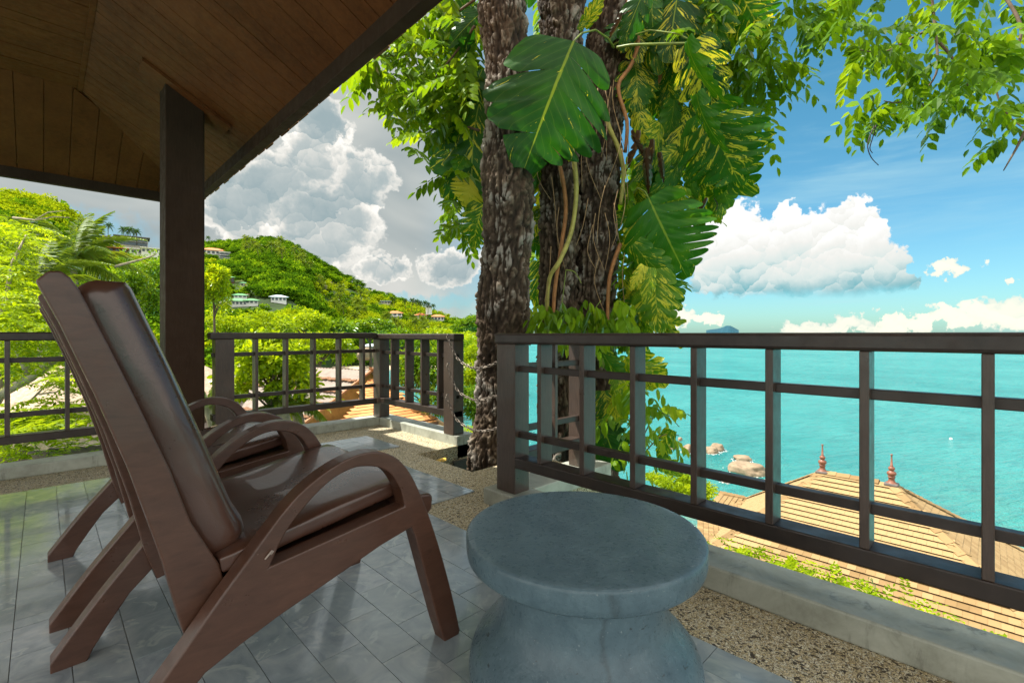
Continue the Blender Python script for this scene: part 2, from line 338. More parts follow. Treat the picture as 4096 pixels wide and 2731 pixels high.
# ------------------------------------------------------------ deck
def deck():
    g = MB()  # pebble wash band laid round the slate field, with the notch for the tree pit
    z0, z1 = -.16, 0.0
    g.box((-6, -3, z0), (2.06, 2.0, z1)); g.box((-6, 2.0, z0), (2.9, 2.67, z1)); g.box((-6, 2.67, z0), (2.228, 3.39, z1)); g.box((-6, 3.39, z0), (2.86, 4.95, z1))
    dk = g.build('deck_floor', PEB); tag(dk, kind='structure')
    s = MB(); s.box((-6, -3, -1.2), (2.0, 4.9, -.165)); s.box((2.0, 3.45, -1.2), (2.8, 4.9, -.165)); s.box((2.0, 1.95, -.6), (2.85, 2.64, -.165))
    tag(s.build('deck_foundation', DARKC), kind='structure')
    gr = MB(); GZ = .002
    for a in [(-5, -2.5, 1.528, 2.32), (-5, 2.32, 1.955, 3.72), (-5, 3.72, 2.262, 4.325)]: gr.box((a[0], a[1], .0005), (a[2], a[3], GZ))
    gr.build('grout_bed', GROUT, dk)
    TW, TL, gap = .1335, .272, .0022
    count = 0; cells = []
    for i in range(-14, 17):
        x0 = .0635 + i * TW; x1 = x0 + TW
        off = (i % 2) * TL * .5
        for j in range(-3, 18):
            y0 = .62 - TL * 3 + j * TL + off; y1 = y0 + TL
            for (a0, b0, a1, b1) in [(-5, -2.5, 1.528, 2.32), (-5, 2.32, 1.955, 3.72), (-5, 3.72, 2.262, 4.325)]:
                X0, X1, Y0, Y1 = max(x0, a0), min(x1, a1), max(y0, b0), min(y1, b1)
                if X1 - X0 > .012 and Y1 - Y0 > .012: cells.append((X0, Y0, X1, Y1))
    vis = []; rest = []
    for c in cells:
        xm, ym = (c[0] + c[2]) / 2, (c[1] + c[3]) / 2; r = xm * CT - ym * ST; d = xm * ST + ym * CT
        ok = d > .35 and abs(r) < d * 1.12 + .1 and d > .95
        (vis if ok else rest).append((d, c))
    vis.sort(); 
    for d, c in vis[:300]:
        m = MB(); rz = random.uniform(0, .0012); m.box((c[0] + gap / 2, c[1] + gap / 2, GZ), (c[2] - gap / 2, c[3] - gap / 2, .0065 + rz))
        m.build('tile', SLATE, dk)
    if len(vis) > 300 or rest:
        m = MB()
        for d, c in vis[300:] + rest: m.box((c[0] + gap / 2, c[1] + gap / 2, GZ), (c[2] - gap / 2, c[3] - gap / 2, .007))
        tag(m.build('tile_field', SLATE, dk), kind='stuff')
    print('tiles', len(vis), len(rest))
    def kerb(label, *bx):
        m = MB()
        for a, b in bx: m.box(a, b)
        return tag(m.build('kerb', KERB, bevel=.008), label, 'kerb', 'concrete kerbs under the railings')
    kerb('low concrete kerb running under the seaward railing beside the round table', ((1.86, -2.5, 0), (2.06, 2.13, .095)))
    kerb('short concrete kerb behind the leaf-wrapped railing return', ((2.06, 1.9, 0), (2.86, 2.15, .095)))
    kerb('concrete kerb under the left and far railings, moss stained', ((-5, 4.76, 0), (2.65, 4.96, .085)))
    kerb('concrete kerb under the short railing with the chains, ending at the tree pit', ((2.65, 3.39, -.12), (2.86, 4.96, .085)))
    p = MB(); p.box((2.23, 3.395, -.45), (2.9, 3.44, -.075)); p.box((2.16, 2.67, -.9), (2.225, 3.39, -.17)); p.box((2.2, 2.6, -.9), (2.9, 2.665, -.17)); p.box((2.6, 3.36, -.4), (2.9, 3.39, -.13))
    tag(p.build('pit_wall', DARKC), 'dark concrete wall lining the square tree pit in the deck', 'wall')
deck()
# ------------------------------------------------------------ railings
def railing_x(name, label, X, y0, y1, posts, bals, z_base=.095, ends=True, group='dark timber railings'):
    """railing running along Y with its inner face at X"""
    r = empty(name, (X, y0, z_base), label, 'railing', group)
    P = lambda b, nm, mat=WOODR, bv=.006: place(b.build(nm, mat, None, bv), r)
    def place(o, r): o.parent = r; o.matrix_parent_inverse = Matrix.Translation((-X, -y0, -z_base)); return o
    P(MB().box((X - .012, y0 - .015, .945), (X + .115, y1 + .015, 1.006)), 'top_rail', WOODR, .012)
    P(MB().box((X + .0, y0 + .0, .243), (X + .105, y1, .303)), 'bottom_rail')
    for z in (.786, .412): P(MB().box((X + .03, y0, z), (X + .07, y1, z + .034)), 'middle_rail', WOODR, .003)
    for p in posts: P(MB().box((X - .003, p, z_base), (X + .118, p + .15, .945)), 'post', WOODV, .006)
    for b in bals: P(MB().box((X + .002, b, .303), (X + .097, b + .0275, .945)), 'baluster', WOODV, .003)
    return r
railing_x('railing', 'dark timber railing on the right, in front of the turquoise sea', 1.9, -1.3, 2.053, [1.903], [.0 + .285 * i for i in range(-4, 7)], .095)
railing_x('railing', 'short timber railing with three chains, left of the tree trunk', 2.65, 3.44, 4.9, [3.44, 4.76 - .002], [3.675, 3.952, 4.232, 4.517], .085)
def railing_y(name, label, Y, x0, x1, posts, bals, z_base=.085, group='dark timber railings', tz=1.016, m1=.8, m2=.415, bz=.235):
    r = empty(name, (x0, Y, z_base), label, 'railing', group)
    def P(b, nm, mat=WOODR, bv=.006):
        o = b.build(nm, mat, None, bv); o.parent = r; o.matrix_parent_inverse = Matrix.Translation((-x0, -Y, -z_base)); return o
    P(MB().box((x0 - .02, Y - .012, tz - .061), (x1 + .0, Y + .115, tz)), 'top_rail', WOODR, .01)
    P(MB().box((x0, Y, bz), (x1, Y + .1, bz + .058)), 'bottom_rail')
    for z in (m1, m2): P(MB().box((x0, Y + .03, z), (x1, Y + .07, z + .036)), 'middle_rail', WOODR, .003)
    for p in posts: P(MB().box((p, Y - .004, z_base), (p + .15, Y + .118, tz - .061)), 'post', WOODV, .006)
    for b in bals: P(MB().box((b, Y + .002, bz + .058), (b + .026, Y + .097, tz - .061)), 'baluster', WOODV, .003)
    return r
railing_y('railing', 'timber railing at the far corner, between the roof post and the short chained railing', 4.8, 1.06, 2.636, [1.08], [1.403, 1.672, 1.938, 2.206, 2.472])
railing_y('railing', 'timber railing at the left edge of the terrace, behind the chair backs', 4.8, -3.2, .6, [], [-.187 + .306 * i for i in range(-9, 3)])
railing_y('railing', 'short timber railing return by the tree pit, seen through the seaward railing', 1.96, 2.06, 2.74, [2.6], [2.32], .095, tz=1.0, m1=.79, m2=.412, bz=.243)
# ------------------------------------------------------------ roof
Xe, Ye, ze, T = 1.41, 7.33, 2.72, .55
XK, YK = .26, 6.18; zC = ze + T * (Xe - XK)
def roof():
    r = empty('terrace_roof', (Xe, Ye, ze), 'dark timber boarded roof over the terrace with clay tile eaves', 'roof')
    inv = Matrix.Translation((-Xe, -Ye, -ze))
    def P(b, nm, mat=CEIL, bv=0, **k):
        o = b.build(nm, mat, None, bv); o.parent = r; o.matrix_parent_inverse = inv; return o
    zA = lambda x: ze + T * (Xe - x); zB = lambda y: ze + T * (Ye - y); n = (0, 0, 1); g = .005
    bw = .145; y = Ye
    while y > -2.0:
        a, b = y - bw + g / 2, y - g / 2; xl = lambda v: max(XK, Xe - (Ye - v)); j = random.uniform(-.0025, .0025)
        q = [(Xe - .06, a, zA(Xe - .06) + j), (Xe - .06, b, zA(Xe - .06) + j), (xl(b) , b, zA(xl(b)) + j), (xl(a), a, zA(xl(a)) + j)]
        if xl(b) < Xe - .07: P(MB().slab(q, n, .018), 'ceiling_board')
        y -= bw
    bw = .2; x = Xe
    while x > -3.2:
        a, b = x - bw + g / 2, x - g / 2; yt = lambda v: max(YK, Ye - (Xe - v)); j = random.uniform(-.002, .002)
        q = [(a, Ye - .06, zB(Ye - .06) + j), (b, Ye - .06, zB(Ye - .06) + j), (b, yt(b), zB(yt(b)) + j), (a, yt(a), zB(yt(a)) + j)]
        if yt(b) < Ye - .07: P(MB().slab(q, n, .018), 'ceiling_board')
        x -= bw
    y = YK; bw = .145
    while y > 2.2:
        j = random.uniform(-.0025, .0025); P(MB().box((-3.2, y - bw + g / 2, zC + j), (XK - .002, y - g / 2, zC + .018 + j)), 'ceiling_board'); y -= bw
    P(MB().box((-3.2, -2, zC), (XK - .002, y, zC + .02)), 'ceiling_panel')
    P(MB().box((XK - .02, -2, zC - .012), (XK + .015, YK + .01, zC + .004)), 'cover_strip')
    P(MB().box((Xe - .075, -2, ze - .07), (Xe + .0, Ye, ze + .085)), 'fascia_board', POSTM, .004)
    P(MB().box((-3.2, Ye - .075, ze - .07), (Xe - .0, Ye + .0, ze + .082)), 'fascia_board', POSTM, .004)
    P(MB().box((Xe + .002, -2, ze - .02), (Xe + .03, Ye + .03, ze + .06)), 'drip_board', POSTM); P(MB().box((-3.2, Ye + .002, ze - .02), (Xe, Ye + .03, ze + .06)), 'drip_board', POSTM)
    # roof covering, eave tiles
    top = MB(); h = .1; o_ = .05
    A = (Xe + o_, Ye + o_, ze + h - T * o_); B = (Xe + o_, -2.2, ze + h - T * o_); C_ = (XK, YK, zC + h); D = (XK, -2.2, zC + h); E_ = (-3.3, Ye + o_, ze + h - T * o_); G = (-3.3, YK, zC + h); H = (-3.3, -2.2, zC + h)
    top.slab([A, B, D, C_], n, .03); top.slab([A, C_, G, E_], n, .03); top.slab([C_, D, H, G], n, .03)
    P(top, 'roof_covering', TERRA)
    y = Ye + .05; i = 0
    while y > -1.0:
        e = random.uniform(-.012, .012)
        P(MB().slab([(Xe + .1 + e, y - .2, ze + .035), (Xe + .1 + e, y - .012, ze + .035), (Xe - .05, y - .012, ze + .12), (Xe - .05, y - .2, ze + .12)], n, .022), 'roof_tile', TERRA); y -= .208
    x = Xe + .06
    while x > -1.6:
        e = random.uniform(-.01, .01)
        P(MB().slab([(x - .2, Ye + .09 + e, ze + .035), (x - .012, Ye + .09 + e, ze + .035), (x - .012, Ye - .05, ze + .12), (x - .2, Ye - .05, ze + .12)], n, .022), 'roof_tile', TERRA); x -= .208
    # cover batten where the post meets the ceiling
    P(MB().slab([(.56, 4.72, zA(.56) - .03), (1.18, 4.72, zA(1.18) - .03), (1.18, 4.98, zA(1.18) - .03), (.56, 4.98, zA(.56) - .03)], n, .028), 'batten', CEIL)
    return r
def tilemat(name, c1, c2, c3, rough=.7):
    m, t, b = pmat(name, rough, .3); co = geo_co(t); a = t.new('ShaderNodeAttribute', attribute_name='tint').outputs['Fac']
    f = t.m('ADD', t.m('MULTIPLY', t.m('ADD', rnd(t), a), .55), t.m('MULTIPLY', t.noise(co, 1.7, 5, .65), .45))
    col = t.ramp(f, [(.2, c1), (.5, c2), (.85, c3)])
    col = t.mix(t.m('MULTIPLY', t.sm(t.noise(co, 3.5, 6, .7), .58, .75), .4), col, tuple(x * .5 for x in c1))
    t.put(b.inputs['Base Color'], col); bump(t, b, t.noise(co, 40, 4), .2, .006); return m
TERRA = tilemat('clay_tile', (.30, .13, .06), (.38, .19, .09), (.46, .26, .14))
roof()
pt = empty('roof_post', (.85, 4.88, .085), 'tall square dark timber post holding up the terrace roof', 'post')
def inpt(b, nm, mat, bv=.006):
    o = b.build(nm, mat, None, bv); o.parent = pt; o.matrix_parent_inverse = Matrix.Translation((-.85, -4.88, -.085)); return o
zt = ze + T * (Xe - .72)
m = MB(); a = (.722, .992, 4.80, 5.07); m.add([(a[0], a[2], .085), (a[1], a[2], .085), (a[1], a[3], .085), (a[0], a[3], .085), (a[0], a[2], zt - .005), (a[1], a[2], zt - .15), (a[1], a[3], zt - .15), (a[0], a[3], zt - .005)],
      [(0, 3, 2, 1), (4, 5, 6, 7), (0, 1, 5, 4), (1, 2, 6, 5), (2, 3, 7, 6), (3, 0, 4, 7)]); inpt(m, 'shaft', POSTM)
inpt(MB().box((.975, 4.812, .085), (1.002, 4.84, zt - .17)), 'edge_trim', POSTM, .003)
# ------------------------------------------------------------ chairs
def chair():
    c = empty('armchair', (0, 0, 0), 'nearest brown leather and timber armchair, in front of its twin', 'armchair', 'low timber armchairs with leather cushions')
    arch = [(.016, .035), (.12, .180), (.22, .303), (.285, .385), (.346, .457), (.388, .508), (.437, .563), (.483, .602), (.548, .639), (.611, .660), (.672, .664), (.730, .646), (.776, .608), (.815, .548), (.864, .438), (.912, .302), (.955, .157), (.990, .02)]
    def spl(p, k=4):
        q = []
        for i in range(len(p) - 1):
            a, b, c_, d = p[max(i - 1, 0)], p[i], p[i + 1], p[min(i + 2, len(p) - 1)]
            for j in range(k):
                t = j / k; q.append(tuple(.5 * ((2 * b[m]) + (c_[m] - a[m]) * t + (2 * a[m] - 5 * b[m] + 4 * c_[m] - d[m]) * t * t + (3 * b[m] - a[m] - 3 * c_[m] + d[m]) * t ** 3) for m in (0, 1)))
        return q + [p[-1]]
    arch = [(.016, 0)] + spl(arch) + [(.985, 0)]
    inner_front = [(.93, .0), (.905, .075), (.862, .22), (.815, .385), (.803, .412)]
    low = [(.70, .388), (.568, .346), (.421, .300), (.335, .268), (.262, .236), (.20, .175), (.15, .10), (.11, .035), (.095, .0)]
    hole = [(.779, .482), (.765, .535), (.735, .585), (.696, .614), (.649, .627), (.611, .628), (.561, .613), (.513, .582), (.468, .54), (.43, .494), (.398, .43)]
    hole = [hole[0]] + spl(hole[1:])
    def frame(y0, y1, nm):
        bm = bmesh.new(); outer = arch + inner_front + low; 
        vo = [bm.verts.new((x, y0, z)) for x, z in outer]; vh = [bm.verts.new((x, y0, z)) for x, z in hole]
        eo = [bm.edges.new((vo[i], vo[(i + 1) % len(vo)])) for i in range(len(vo))]; eh = [bm.edges.new((vh[i], vh[(i + 1) % len(vh)])) for i in range(len(vh))]
        g = bmesh.ops.triangle_fill(bm, use_beauty=True, use_dissolve=False, edges=eo + eh)
        fs = [f for f in g['geom'] if isinstance(f, bmesh.types.BMFace)]
        for f in list(fs):     # drop triangles inside the hole
            cx, cz = f.calc_center_median().x, f.calc_center_median().z
            ins = False
            for i in range(len(hole)):
                (xa, za), (xb, zb) = hole[i], hole[i - 1]
                if (za > cz) != (zb > cz) and cx < (xb - xa) * (cz - za) / (zb - za) + xa: ins = not ins
            if ins: bm.faces.remove(f)
        ex = bmesh.ops.extrude_face_region(bm, geom=bm.faces[:]); vv = [v for v in ex['geom'] if isinstance(v, bmesh.types.BMVert)]
        bmesh.ops.translate(bm, verts=vv, vec=(0, y1 - y0, 0)); bmesh.ops.recalc_face_normals(bm, faces=bm.faces[:])
        me = bpy.data.meshes.new(nm); bm.to_mesh(me); bm.free(); me.materials.append(WOODC)
        return obj(nm, me, c, .004)
    for y0 in (1.25, 1.94): frame(y0, y0 + .058, 'side_frame')
    bl = [(-.010, 1.105), (.023, 1.025), (.078, .873), (.135, .70), (.191, .495), (.232, .31), (.262, .215), (.29, .222), (.318, .39), (.305, .445), (.247, .562), (.208, .690), (.142, .868), (.10, .977), (.055, 1.09), (.040, 1.116), (.026, 1.128), (.008, 1.126)]
    for y0 in (1.318, 1.888): MB().prism(bl, y0, y0 + .042).build('back_plank', WOODC, c, .004)
    pn = [(.03, 1.06), (.118, .865), (.176, .69), (.232, .49), (.264, .34), (.285, .30), (.297, .305), (.288, .35), (.252, .49), (.196, .69), (.136, .868), (.046, 1.065)]
    MB().prism(pn, 1.362, 1.886).build('back_panel', WOODC, c)
    MB().prism([(.29, .31), (.80, .438), (.80, .462), (.29, .335)], 1.31, 1.938).build('seat_board', WOODC, c, .003)
    MB().prism([(.765, .40), (.81, .412), (.81, .462), (.765, .45)], 1.31, 1.938).build('front_rail', WOODC, c, .004)
    MB().prism([(.79, .405), (.905, .408), (.922, .42), (.926, .462), (.915, .474), (.80, .486)], 1.312, 1.936).build('seat_lip', WOODC, c, .008)
    MB().prism([(.335, .27), (.375, .285), (.375, .33), (.335, .315)], 1.31, 1.938).build('rear_rail', WOODC, c, .004)
    def cushion(nm, P0, P1, th, y0, y1, r=.035, puff=.014):
        """padded slab: centre line P0->P1 in xz, thickness th"""
        P0, P1 = Vector((P0[0], 0, P0[1])), Vector((P1[0], 0, P1[1])); u = (P1 - P0); L = u.length; u.normalize(); nn = Vector((-u.z, 0, u.x))
        nu, nv = 30, 24; bm = bmesh.new()
        mt = bmesh.ops.create_cube(bm, size=1); bmesh.ops.subdivide_edges(bm, edges=bm.edges[:], cuts=11, use_grid_fill=True)
        for v in bm.verts:
            x, y, z = v.co
            hx, hy, hz = L / 2, (y1 - y0) / 2, th / 2
            X, Y, Z = x * L, y * (y1 - y0), z * th
            rr = r; cx, cy, cz = max(-hx + rr, min(hx - rr, X)), max(-hy + rr, min(hy - rr, Y)), max(-hz + min(rr, hz * .8), min(hz - min(rr, hz * .8), Z))
            d = Vector((X - cx, Y - cy, Z - cz)); 
            if d.length > 1e-6: d = d.normalized() * min(rr, hz * .8 if abs(Z - cz) > .5 * d.length else rr)
            q = Vector((cx, cy, cz)) + d
            e = (1 - (2 * x) ** 2) * (1 - (2 * y) ** 2)
            q.z += math.copysign(puff * e, z) + .004 * noise.noise(Vector((X * 7, Y * 7, z * 3)))
            p = P0 + u * (q.x + hx) + nn * q.z; v.co = (p.x, (y0 + y1) / 2 + q.y, p.z)
        me = bpy.data.meshes.new(nm); bm.to_mesh(me); bm.free(); me.materials.append(LEATH); me.polygons.foreach_set('use_smooth', [True] * len(me.polygons))
        return obj(nm, me, c)
    cushion('seat_cushion', (.305, .439), (.845, .533), .05, 1.312, 1.938, .014, .002)
    # back cushion follows the curved planks
    bm = bmesh.new(); cl = [(.072, 1.115), (.105, 1.03), (.165, .88), (.228, .71), (.288, .54), (.335, .45)]; N = 26
    def cc(t):
        t *= len(cl) - 1; i = min(int(t), len(cl) - 2); f_ = t - i; return Vector((cl[i][0] + (cl[i + 1][0] - cl[i][0]) * f_, 0, cl[i][1] + (cl[i + 1][1] - cl[i][1]) * f_))
    vs = []; M_ = 30
    for i in range(N + 1):
        t = i / N; p = cc(t); tg = (cc(min(1, t + .03)) - cc(max(0, t - .03))).normalized(); nn = Vector((-tg.z, 0, tg.x));
        if nn.x < 0: nn = -nn
        endf = min(1, (min(t, 1 - t) * 22)) ** .45 if min(t, 1 - t) < .05 else 1
        row = []
        for k in range(M_):
            a = 2 * math.pi * k / M_; ca, sa = math.cos(a), math.sin(a)
            ex = lambda v, q: math.copysign(abs(v) ** q, v)
            hw = .272 * (.93 + .07 * endf); ht = .068 * max(.25, endf)
            yy = 1.625 + ex(ca, .24) * hw + .003 * noise.noise(Vector((t * 9, a * 2, 0))); dd = ex(sa, .75) * ht
            row.append(bm.verts.new((p.x + nn.x * (dd + .004), yy, p.z + nn.z * dd)))
        vs.append(row)
    for i in range(N):
        for k in range(M_): bm.faces.new((vs[i][k], vs[i][(k + 1) % M_], vs[i + 1][(k + 1) % M_], vs[i + 1][k]))
    bm.faces.new(vs[0][::-1]); bm.faces.new(vs[-1]); bmesh.ops.recalc_face_normals(bm, faces=bm.faces[:])
    me = bpy.data.meshes.new('back_cushion'); bm.to_mesh(me); bm.free(); me.materials.append(LEATH); me.polygons.foreach_set('use_smooth', [True] * len(me.polygons)); o = obj('back_cushion', me, c)
    # frayed tear at the rear corner of the seat
    t_ = MB()
    for i in range(9):
        p = Vector((.385 + random.uniform(-.01, .012), 1.262 + random.uniform(0, .03), .44 + random.uniform(-.006, .01))); t_.tube([p, p + Vector((random.uniform(-.008, .012), random.uniform(-.02, .0), random.uniform(.006, .02))), p + Vector((random.uniform(-.01, .02), random.uniform(-.025, .0), random.uniform(.012, .03)))], .0022, 5)
    t_.build('frayed_tie', simple('frayed_cord', (.45, .36, .3), .8), c)
    return c
ch1 = chair()
ch2 = copy_tree(ch1); ch2.location = (0, .955, 0); ch2['label'] = 'farther brown leather armchair, next to the roof post side'
# ------------------------------------------------------------ table
tb = empty('round_table', (1.146, .861, 0), 'round drum-shaped blue grey stone table beside the near armchair', 'table')
tp = [(0.001, .423), (.2, .423), (.32, .423), (.3385, .4228), (.343, .4212), (.3455, .418), (.3465, .411), (.3455, .378), (.342, .361), (.335, .3535), (.322, .350), (.29, .348), (.2, .3475)]
MB().lathe(tp[::-1], 128, cap=False).build('table_top', TABLE, tb)
bp = [(.001, .3474), (.262, .3472), (.249, .335), (.242, .315), (.239, .28), (.239, .245), (.242, .215), (.25, .19), (.264, .165), (.284, .142), (.306, .12), (.324, .098), (.334, .072), (.338, .045), (.337, .018), (.333, .005)]
MB().lathe(bp[::-1], 128, cap=False).build('pedestal', TABLE, tb)
# ------------------------------------------------------------ leaf generators (numpy)
def norm(a): return a / (np.linalg.norm(a, axis=1, keepdims=True) + 1e-9)
def leaves(P, D, N, L, Wd, fold=.25, full=False, curl=.15):
    """P base points, D directions, N approximate normals, L lengths, Wd half widths -> verts, faces, tint"""
    n = len(P); D = norm(D); S = norm(np.cross(D, N)); N = np.cross(S, D); L = np.broadcast_to(L, n)[:, None]; Wd = np.broadcast_to(Wd, n)[:, None]
    if not full:
        V = np.stack([P, P + D * L * .45 + S * Wd + N * Wd * fold, P + D * L - N * L * curl, P + D * L * .45 - S * Wd + N * Wd * fold], 1)
        fa = np.array([[0, 1, 2], [0, 2, 3]])
    else:
        a, b = .28, .68
        V = np.stack([P, P + D * L * a + S * Wd * .85 + N * Wd * fold, P + D * L * b + S * Wd * .85 + N * (Wd * fold - L * curl * .4), P + D * L - N * L * curl,
                      P + D * L * b - S * Wd * .85 + N * (Wd * fold - L * curl * .4), P + D * L * a - S * Wd * .85 + N * Wd * fold, P + D * L * .48 - N * L * curl * .12], 1)
        fa = np.array([[0, 1, 6], [1, 2, 6], [2, 3, 6], [3, 4, 6], [4, 5, 6], [5, 0, 6]])
    k = V.shape[1]; Fc = (fa[None] + (np.arange(n) * k)[:, None, None]).reshape(-1, 3)
    return V.reshape(-1, 3), Fc, np.repeat(rng.random(n), k)
def crown_points(n, rad, clumps, csize, shell=.55):
    """points gathered in clumps spread through an ellipsoid"""
    c = norm(rng.normal(size=(clumps, 3))) * (shell + (1 - shell) * rng.random((clumps, 1)) ** .6)
    c[:, 2] = np.where(c[:, 2] < -.35, -c[:, 2] * .4, c[:, 2]); i = rng.integers(0, clumps, n); cs = csize * (.6 + .8 * rng.random(clumps))
    o = norm(rng.normal(size=(n, 3))) * (rng.random((n, 1)) ** .45) * cs[i][:, None]; o[:, 2] *= .6
    return (c[i] + o) * np.array(rad), o, rng.random(clumps)[i]
def crown_mesh(name, n, rad, mat, clumps=40, csize=.33, L=.2, Wf=.3, shell=.55, full=False, droop=.3):
    p, o, ct = crown_points(n, rad, clumps, csize, shell)
    d = norm(o * np.array(rad) + rng.normal(size=o.shape) * .25 * np.mean(rad) * csize) + np.array([0, 0, -droop]); N_ = norm(rng.normal(size=o.shape) * .6 + np.array([0, 0, 1.0]))
    V, Fc, t = leaves(p, d, N_, L * (.6 + .8 * rng.random(n)), L * Wf * (.7 + .6 * rng.random(n)), full=full)
    k = len(V) // n; t = np.clip(.55 * t + .45 * np.repeat(ct, k), 0, 1)
    return np_mesh(name, V, Fc, mat, t, smooth=False)
def spray_mesh(name, P, D, mat, L=.35, pairs=9, lf=.07, lw=.28, droop=.35, full=False, hang=.5, npl=None):
    """pinnate sprays: each has a curved rachis with paired leaflets"""
    n = len(P); D = norm(D); up = np.array([0, 0, 1.0]) + rng.normal(size=(n, 3)) * .25; S = norm(np.cross(D, up)); U = np.cross(S, D)
    Ls = L * (.7 + .6 * rng.random(n))[:, None]; VV = []; FF = []; TT = []; off = 0; tn = rng.random(n)
    for j in range(pairs + 1):
        t = (j + .6) / (pairs + .6); q = P + D * Ls * t + np.array([0, 0, -1.0]) * Ls * droop * t * t
        for s in ((1, -1) if j < pairs else (0,)):
            taper = math.sin(math.pi * min(.93, .18 + .75 * t)) * .45 + .62
            d = D * (.45 if s else 1) + S * s * .9 + np.array([0, 0, -hang]) + rng.normal(size=(n, 3)) * .12
            V, Fc, tt = leaves(q, d, U + rng.normal(size=(n, 3)) * .15, lf * taper * (.8 + .4 * rng.random(n)), lf * lw * taper, full=full, curl=.12)
            k = len(V) // n; VV.append(V); FF.append(Fc + off); off += len(V); TT.append(np.clip(.6 * np.repeat(tn, k) + .4 * tt, 0, 1))
    return np_mesh(name, np.concatenate(VV), np.concatenate(FF), mat, np.concatenate(TT), smooth=False)
BARKL = simple('pale_bark', (.3, .25, .17), .8, .35, 9); BARKB = simple('brown_bark', (.12, .085, .055), .85, .35, 12)
# ------------------------------------------------------------ sea, land
SEA = -14.0
def seamat():
    m = bpy.data.materials.new('sea_water'); m.use_nodes = True; m.node_tree.nodes.clear(); t = NT(m.node_tree); o = t.new('ShaderNodeOutputMaterial'); co = geo_co(t)
    dist = t.vm('LENGTH', co)
    big = t.noise(co, .012, 5, .6, .5); mid = t.noise(t.vm('MULTIPLY', co, (1, .6, 1)), .1, 4, .6)
    col = t.ramp(t.m('ADD', t.m('MULTIPLY', big, .7), t.m('MULTIPLY', mid, .3)), [(.3, (.01, .165, .17)), (.5, (.03, .24, .24)), (.7, (.06, .3, .29))])
    nearm = t.sm(dist, 95, 40); col = t.mix(t.m('MULTIPLY', nearm, t.sm(t.noise(co, .09, 4, .6, .8), .38, .62)), col, (.05, .26, .23))
    shal = t.m('MULTIPLY', t.sm(dist, 60, 42), t.sm(t.noise(co, .22, 4, .55), .5, .66)); col = t.mix(t.m('MULTIPLY', shal, .7), col, (.28, .3, .18))
    d = t.new('ShaderNodeBsdfDiffuse'); t.put(d.inputs[0], col)
    g = t.new('ShaderNodeBsdfGlossy'); g.inputs['Roughness'].default_value = .12
    w1 = t.noise(t.vm('MULTIPLY', co, (.55, 1.5, 1)), .55, 6, .62, .6); w2 = t.noise(t.vm('MULTIPLY', co, (.7, 1.4, 1)), 2.6, 4, .6, .3); w3 = t.noise(t.vm('MULTIPLY', co, (.5, 1.3, 1)), .12, 3, .5)
    wc = t.comb(t.vm('DOT_PRODUCT', co, (CT * .9 + ST * .3, -ST * .9 + CT * .3, 0)), t.vm('DOT_PRODUCT', co, (ST * .95 - CT * .3, CT * .95 + ST * .3, 0)), 0.0)
    w4 = t.noise(t.vm('MULTIPLY', wc, (.28, 1.1, 1)), .9, 5, .62, .35); w5 = t.noise(t.vm('MULTIPLY', wc, (.3, 1.0, 1)), .16, 4, .6, .3)
    col = t.mix(t.m('MULTIPLY', t.sm(w4, .5, .68), .55), col, (.02, .15, .165)); col = t.mix(t.m('MULTIPLY', t.sm(w5, .48, .7), .35), col, (.03, .19, .2)); t.put(d.inputs[0], col)  # ripple light and dark painted into the water colour, alongside the bump
    h = t.m('ADD', t.m('ADD', t.m('MULTIPLY', w4, .55), t.m('MULTIPLY', w2, .14)), t.m('MULTIPLY', w3, 1.2))
    b = t.new('ShaderNodeBump'); b.inputs['Strength'].default_value = 1.0; b.inputs['Distance'].default_value = 1.4; t.put(b.inputs['Height'], h)
    t.l.new(b.outputs[0], g.inputs['Normal']); t.l.new(b.outputs[0], d.inputs['Normal'])
    f = t.new('ShaderNodeFresnel'); f.inputs[0].default_value = 1.33; t.l.new(b.outputs[0], f.inputs['Normal'])
    mx = t.new('ShaderNodeMixShader'); t.put(mx.inputs[0], t.m('MINIMUM', f.outputs[0], .62)); t.l.new(d.outputs[0], mx.inputs[1]); t.l.new(g.outputs[0], mx.inputs[2]); t.l.new(mx.outputs[0], o.inputs[0])
    return m
m = MB(); n = 64; m.add([(0, 0, SEA)] + [(30000 * math.cos(2 * math.pi * i / n), 30000 * math.sin(2 * math.pi * i / n), SEA) for i in range(n)], [(0, i + 1, (i + 1) % n + 1) for i in range(n)])
tag(m.build('sea', seamat()), kind='structure')
CREST = [(-900, 640, 260), (-400, 690, 270), (0, 765, 300), (160, 775, 320), (330, 885, 340), (450, 950, 360), (530, 992, 400), (640, 1016, 450), (720, 1000, 520), (815, 966, 600), (900, 960, 620), (1000, 950, 640), (1075, 944, 650), (1150, 962, 650),
         (1250, 1015, 640), (1400, 1105, 620), (1500, 1150, 600), (1600, 1190, 560), (1760, 1248, 520), (1850, 1278, 490), (1930, 1300, 460), (1990, 1330, 430), (2050, 1400, 400), (2200, 1500, 380), (6000, 1600, 300)]
cx_ = np.array([math.atan((c[0] - CX) / F) for c in CREST]); cel = np.array([(CY - c[1]) / F * math.cos(math.atan((c[0] - CX) / F)) for c in CREST]); crr = np.array([c[2] for c in CREST], float)
def crest(a): return float(np.interp(a, cx_, crr)), float(np.interp(a, cx_, cel))
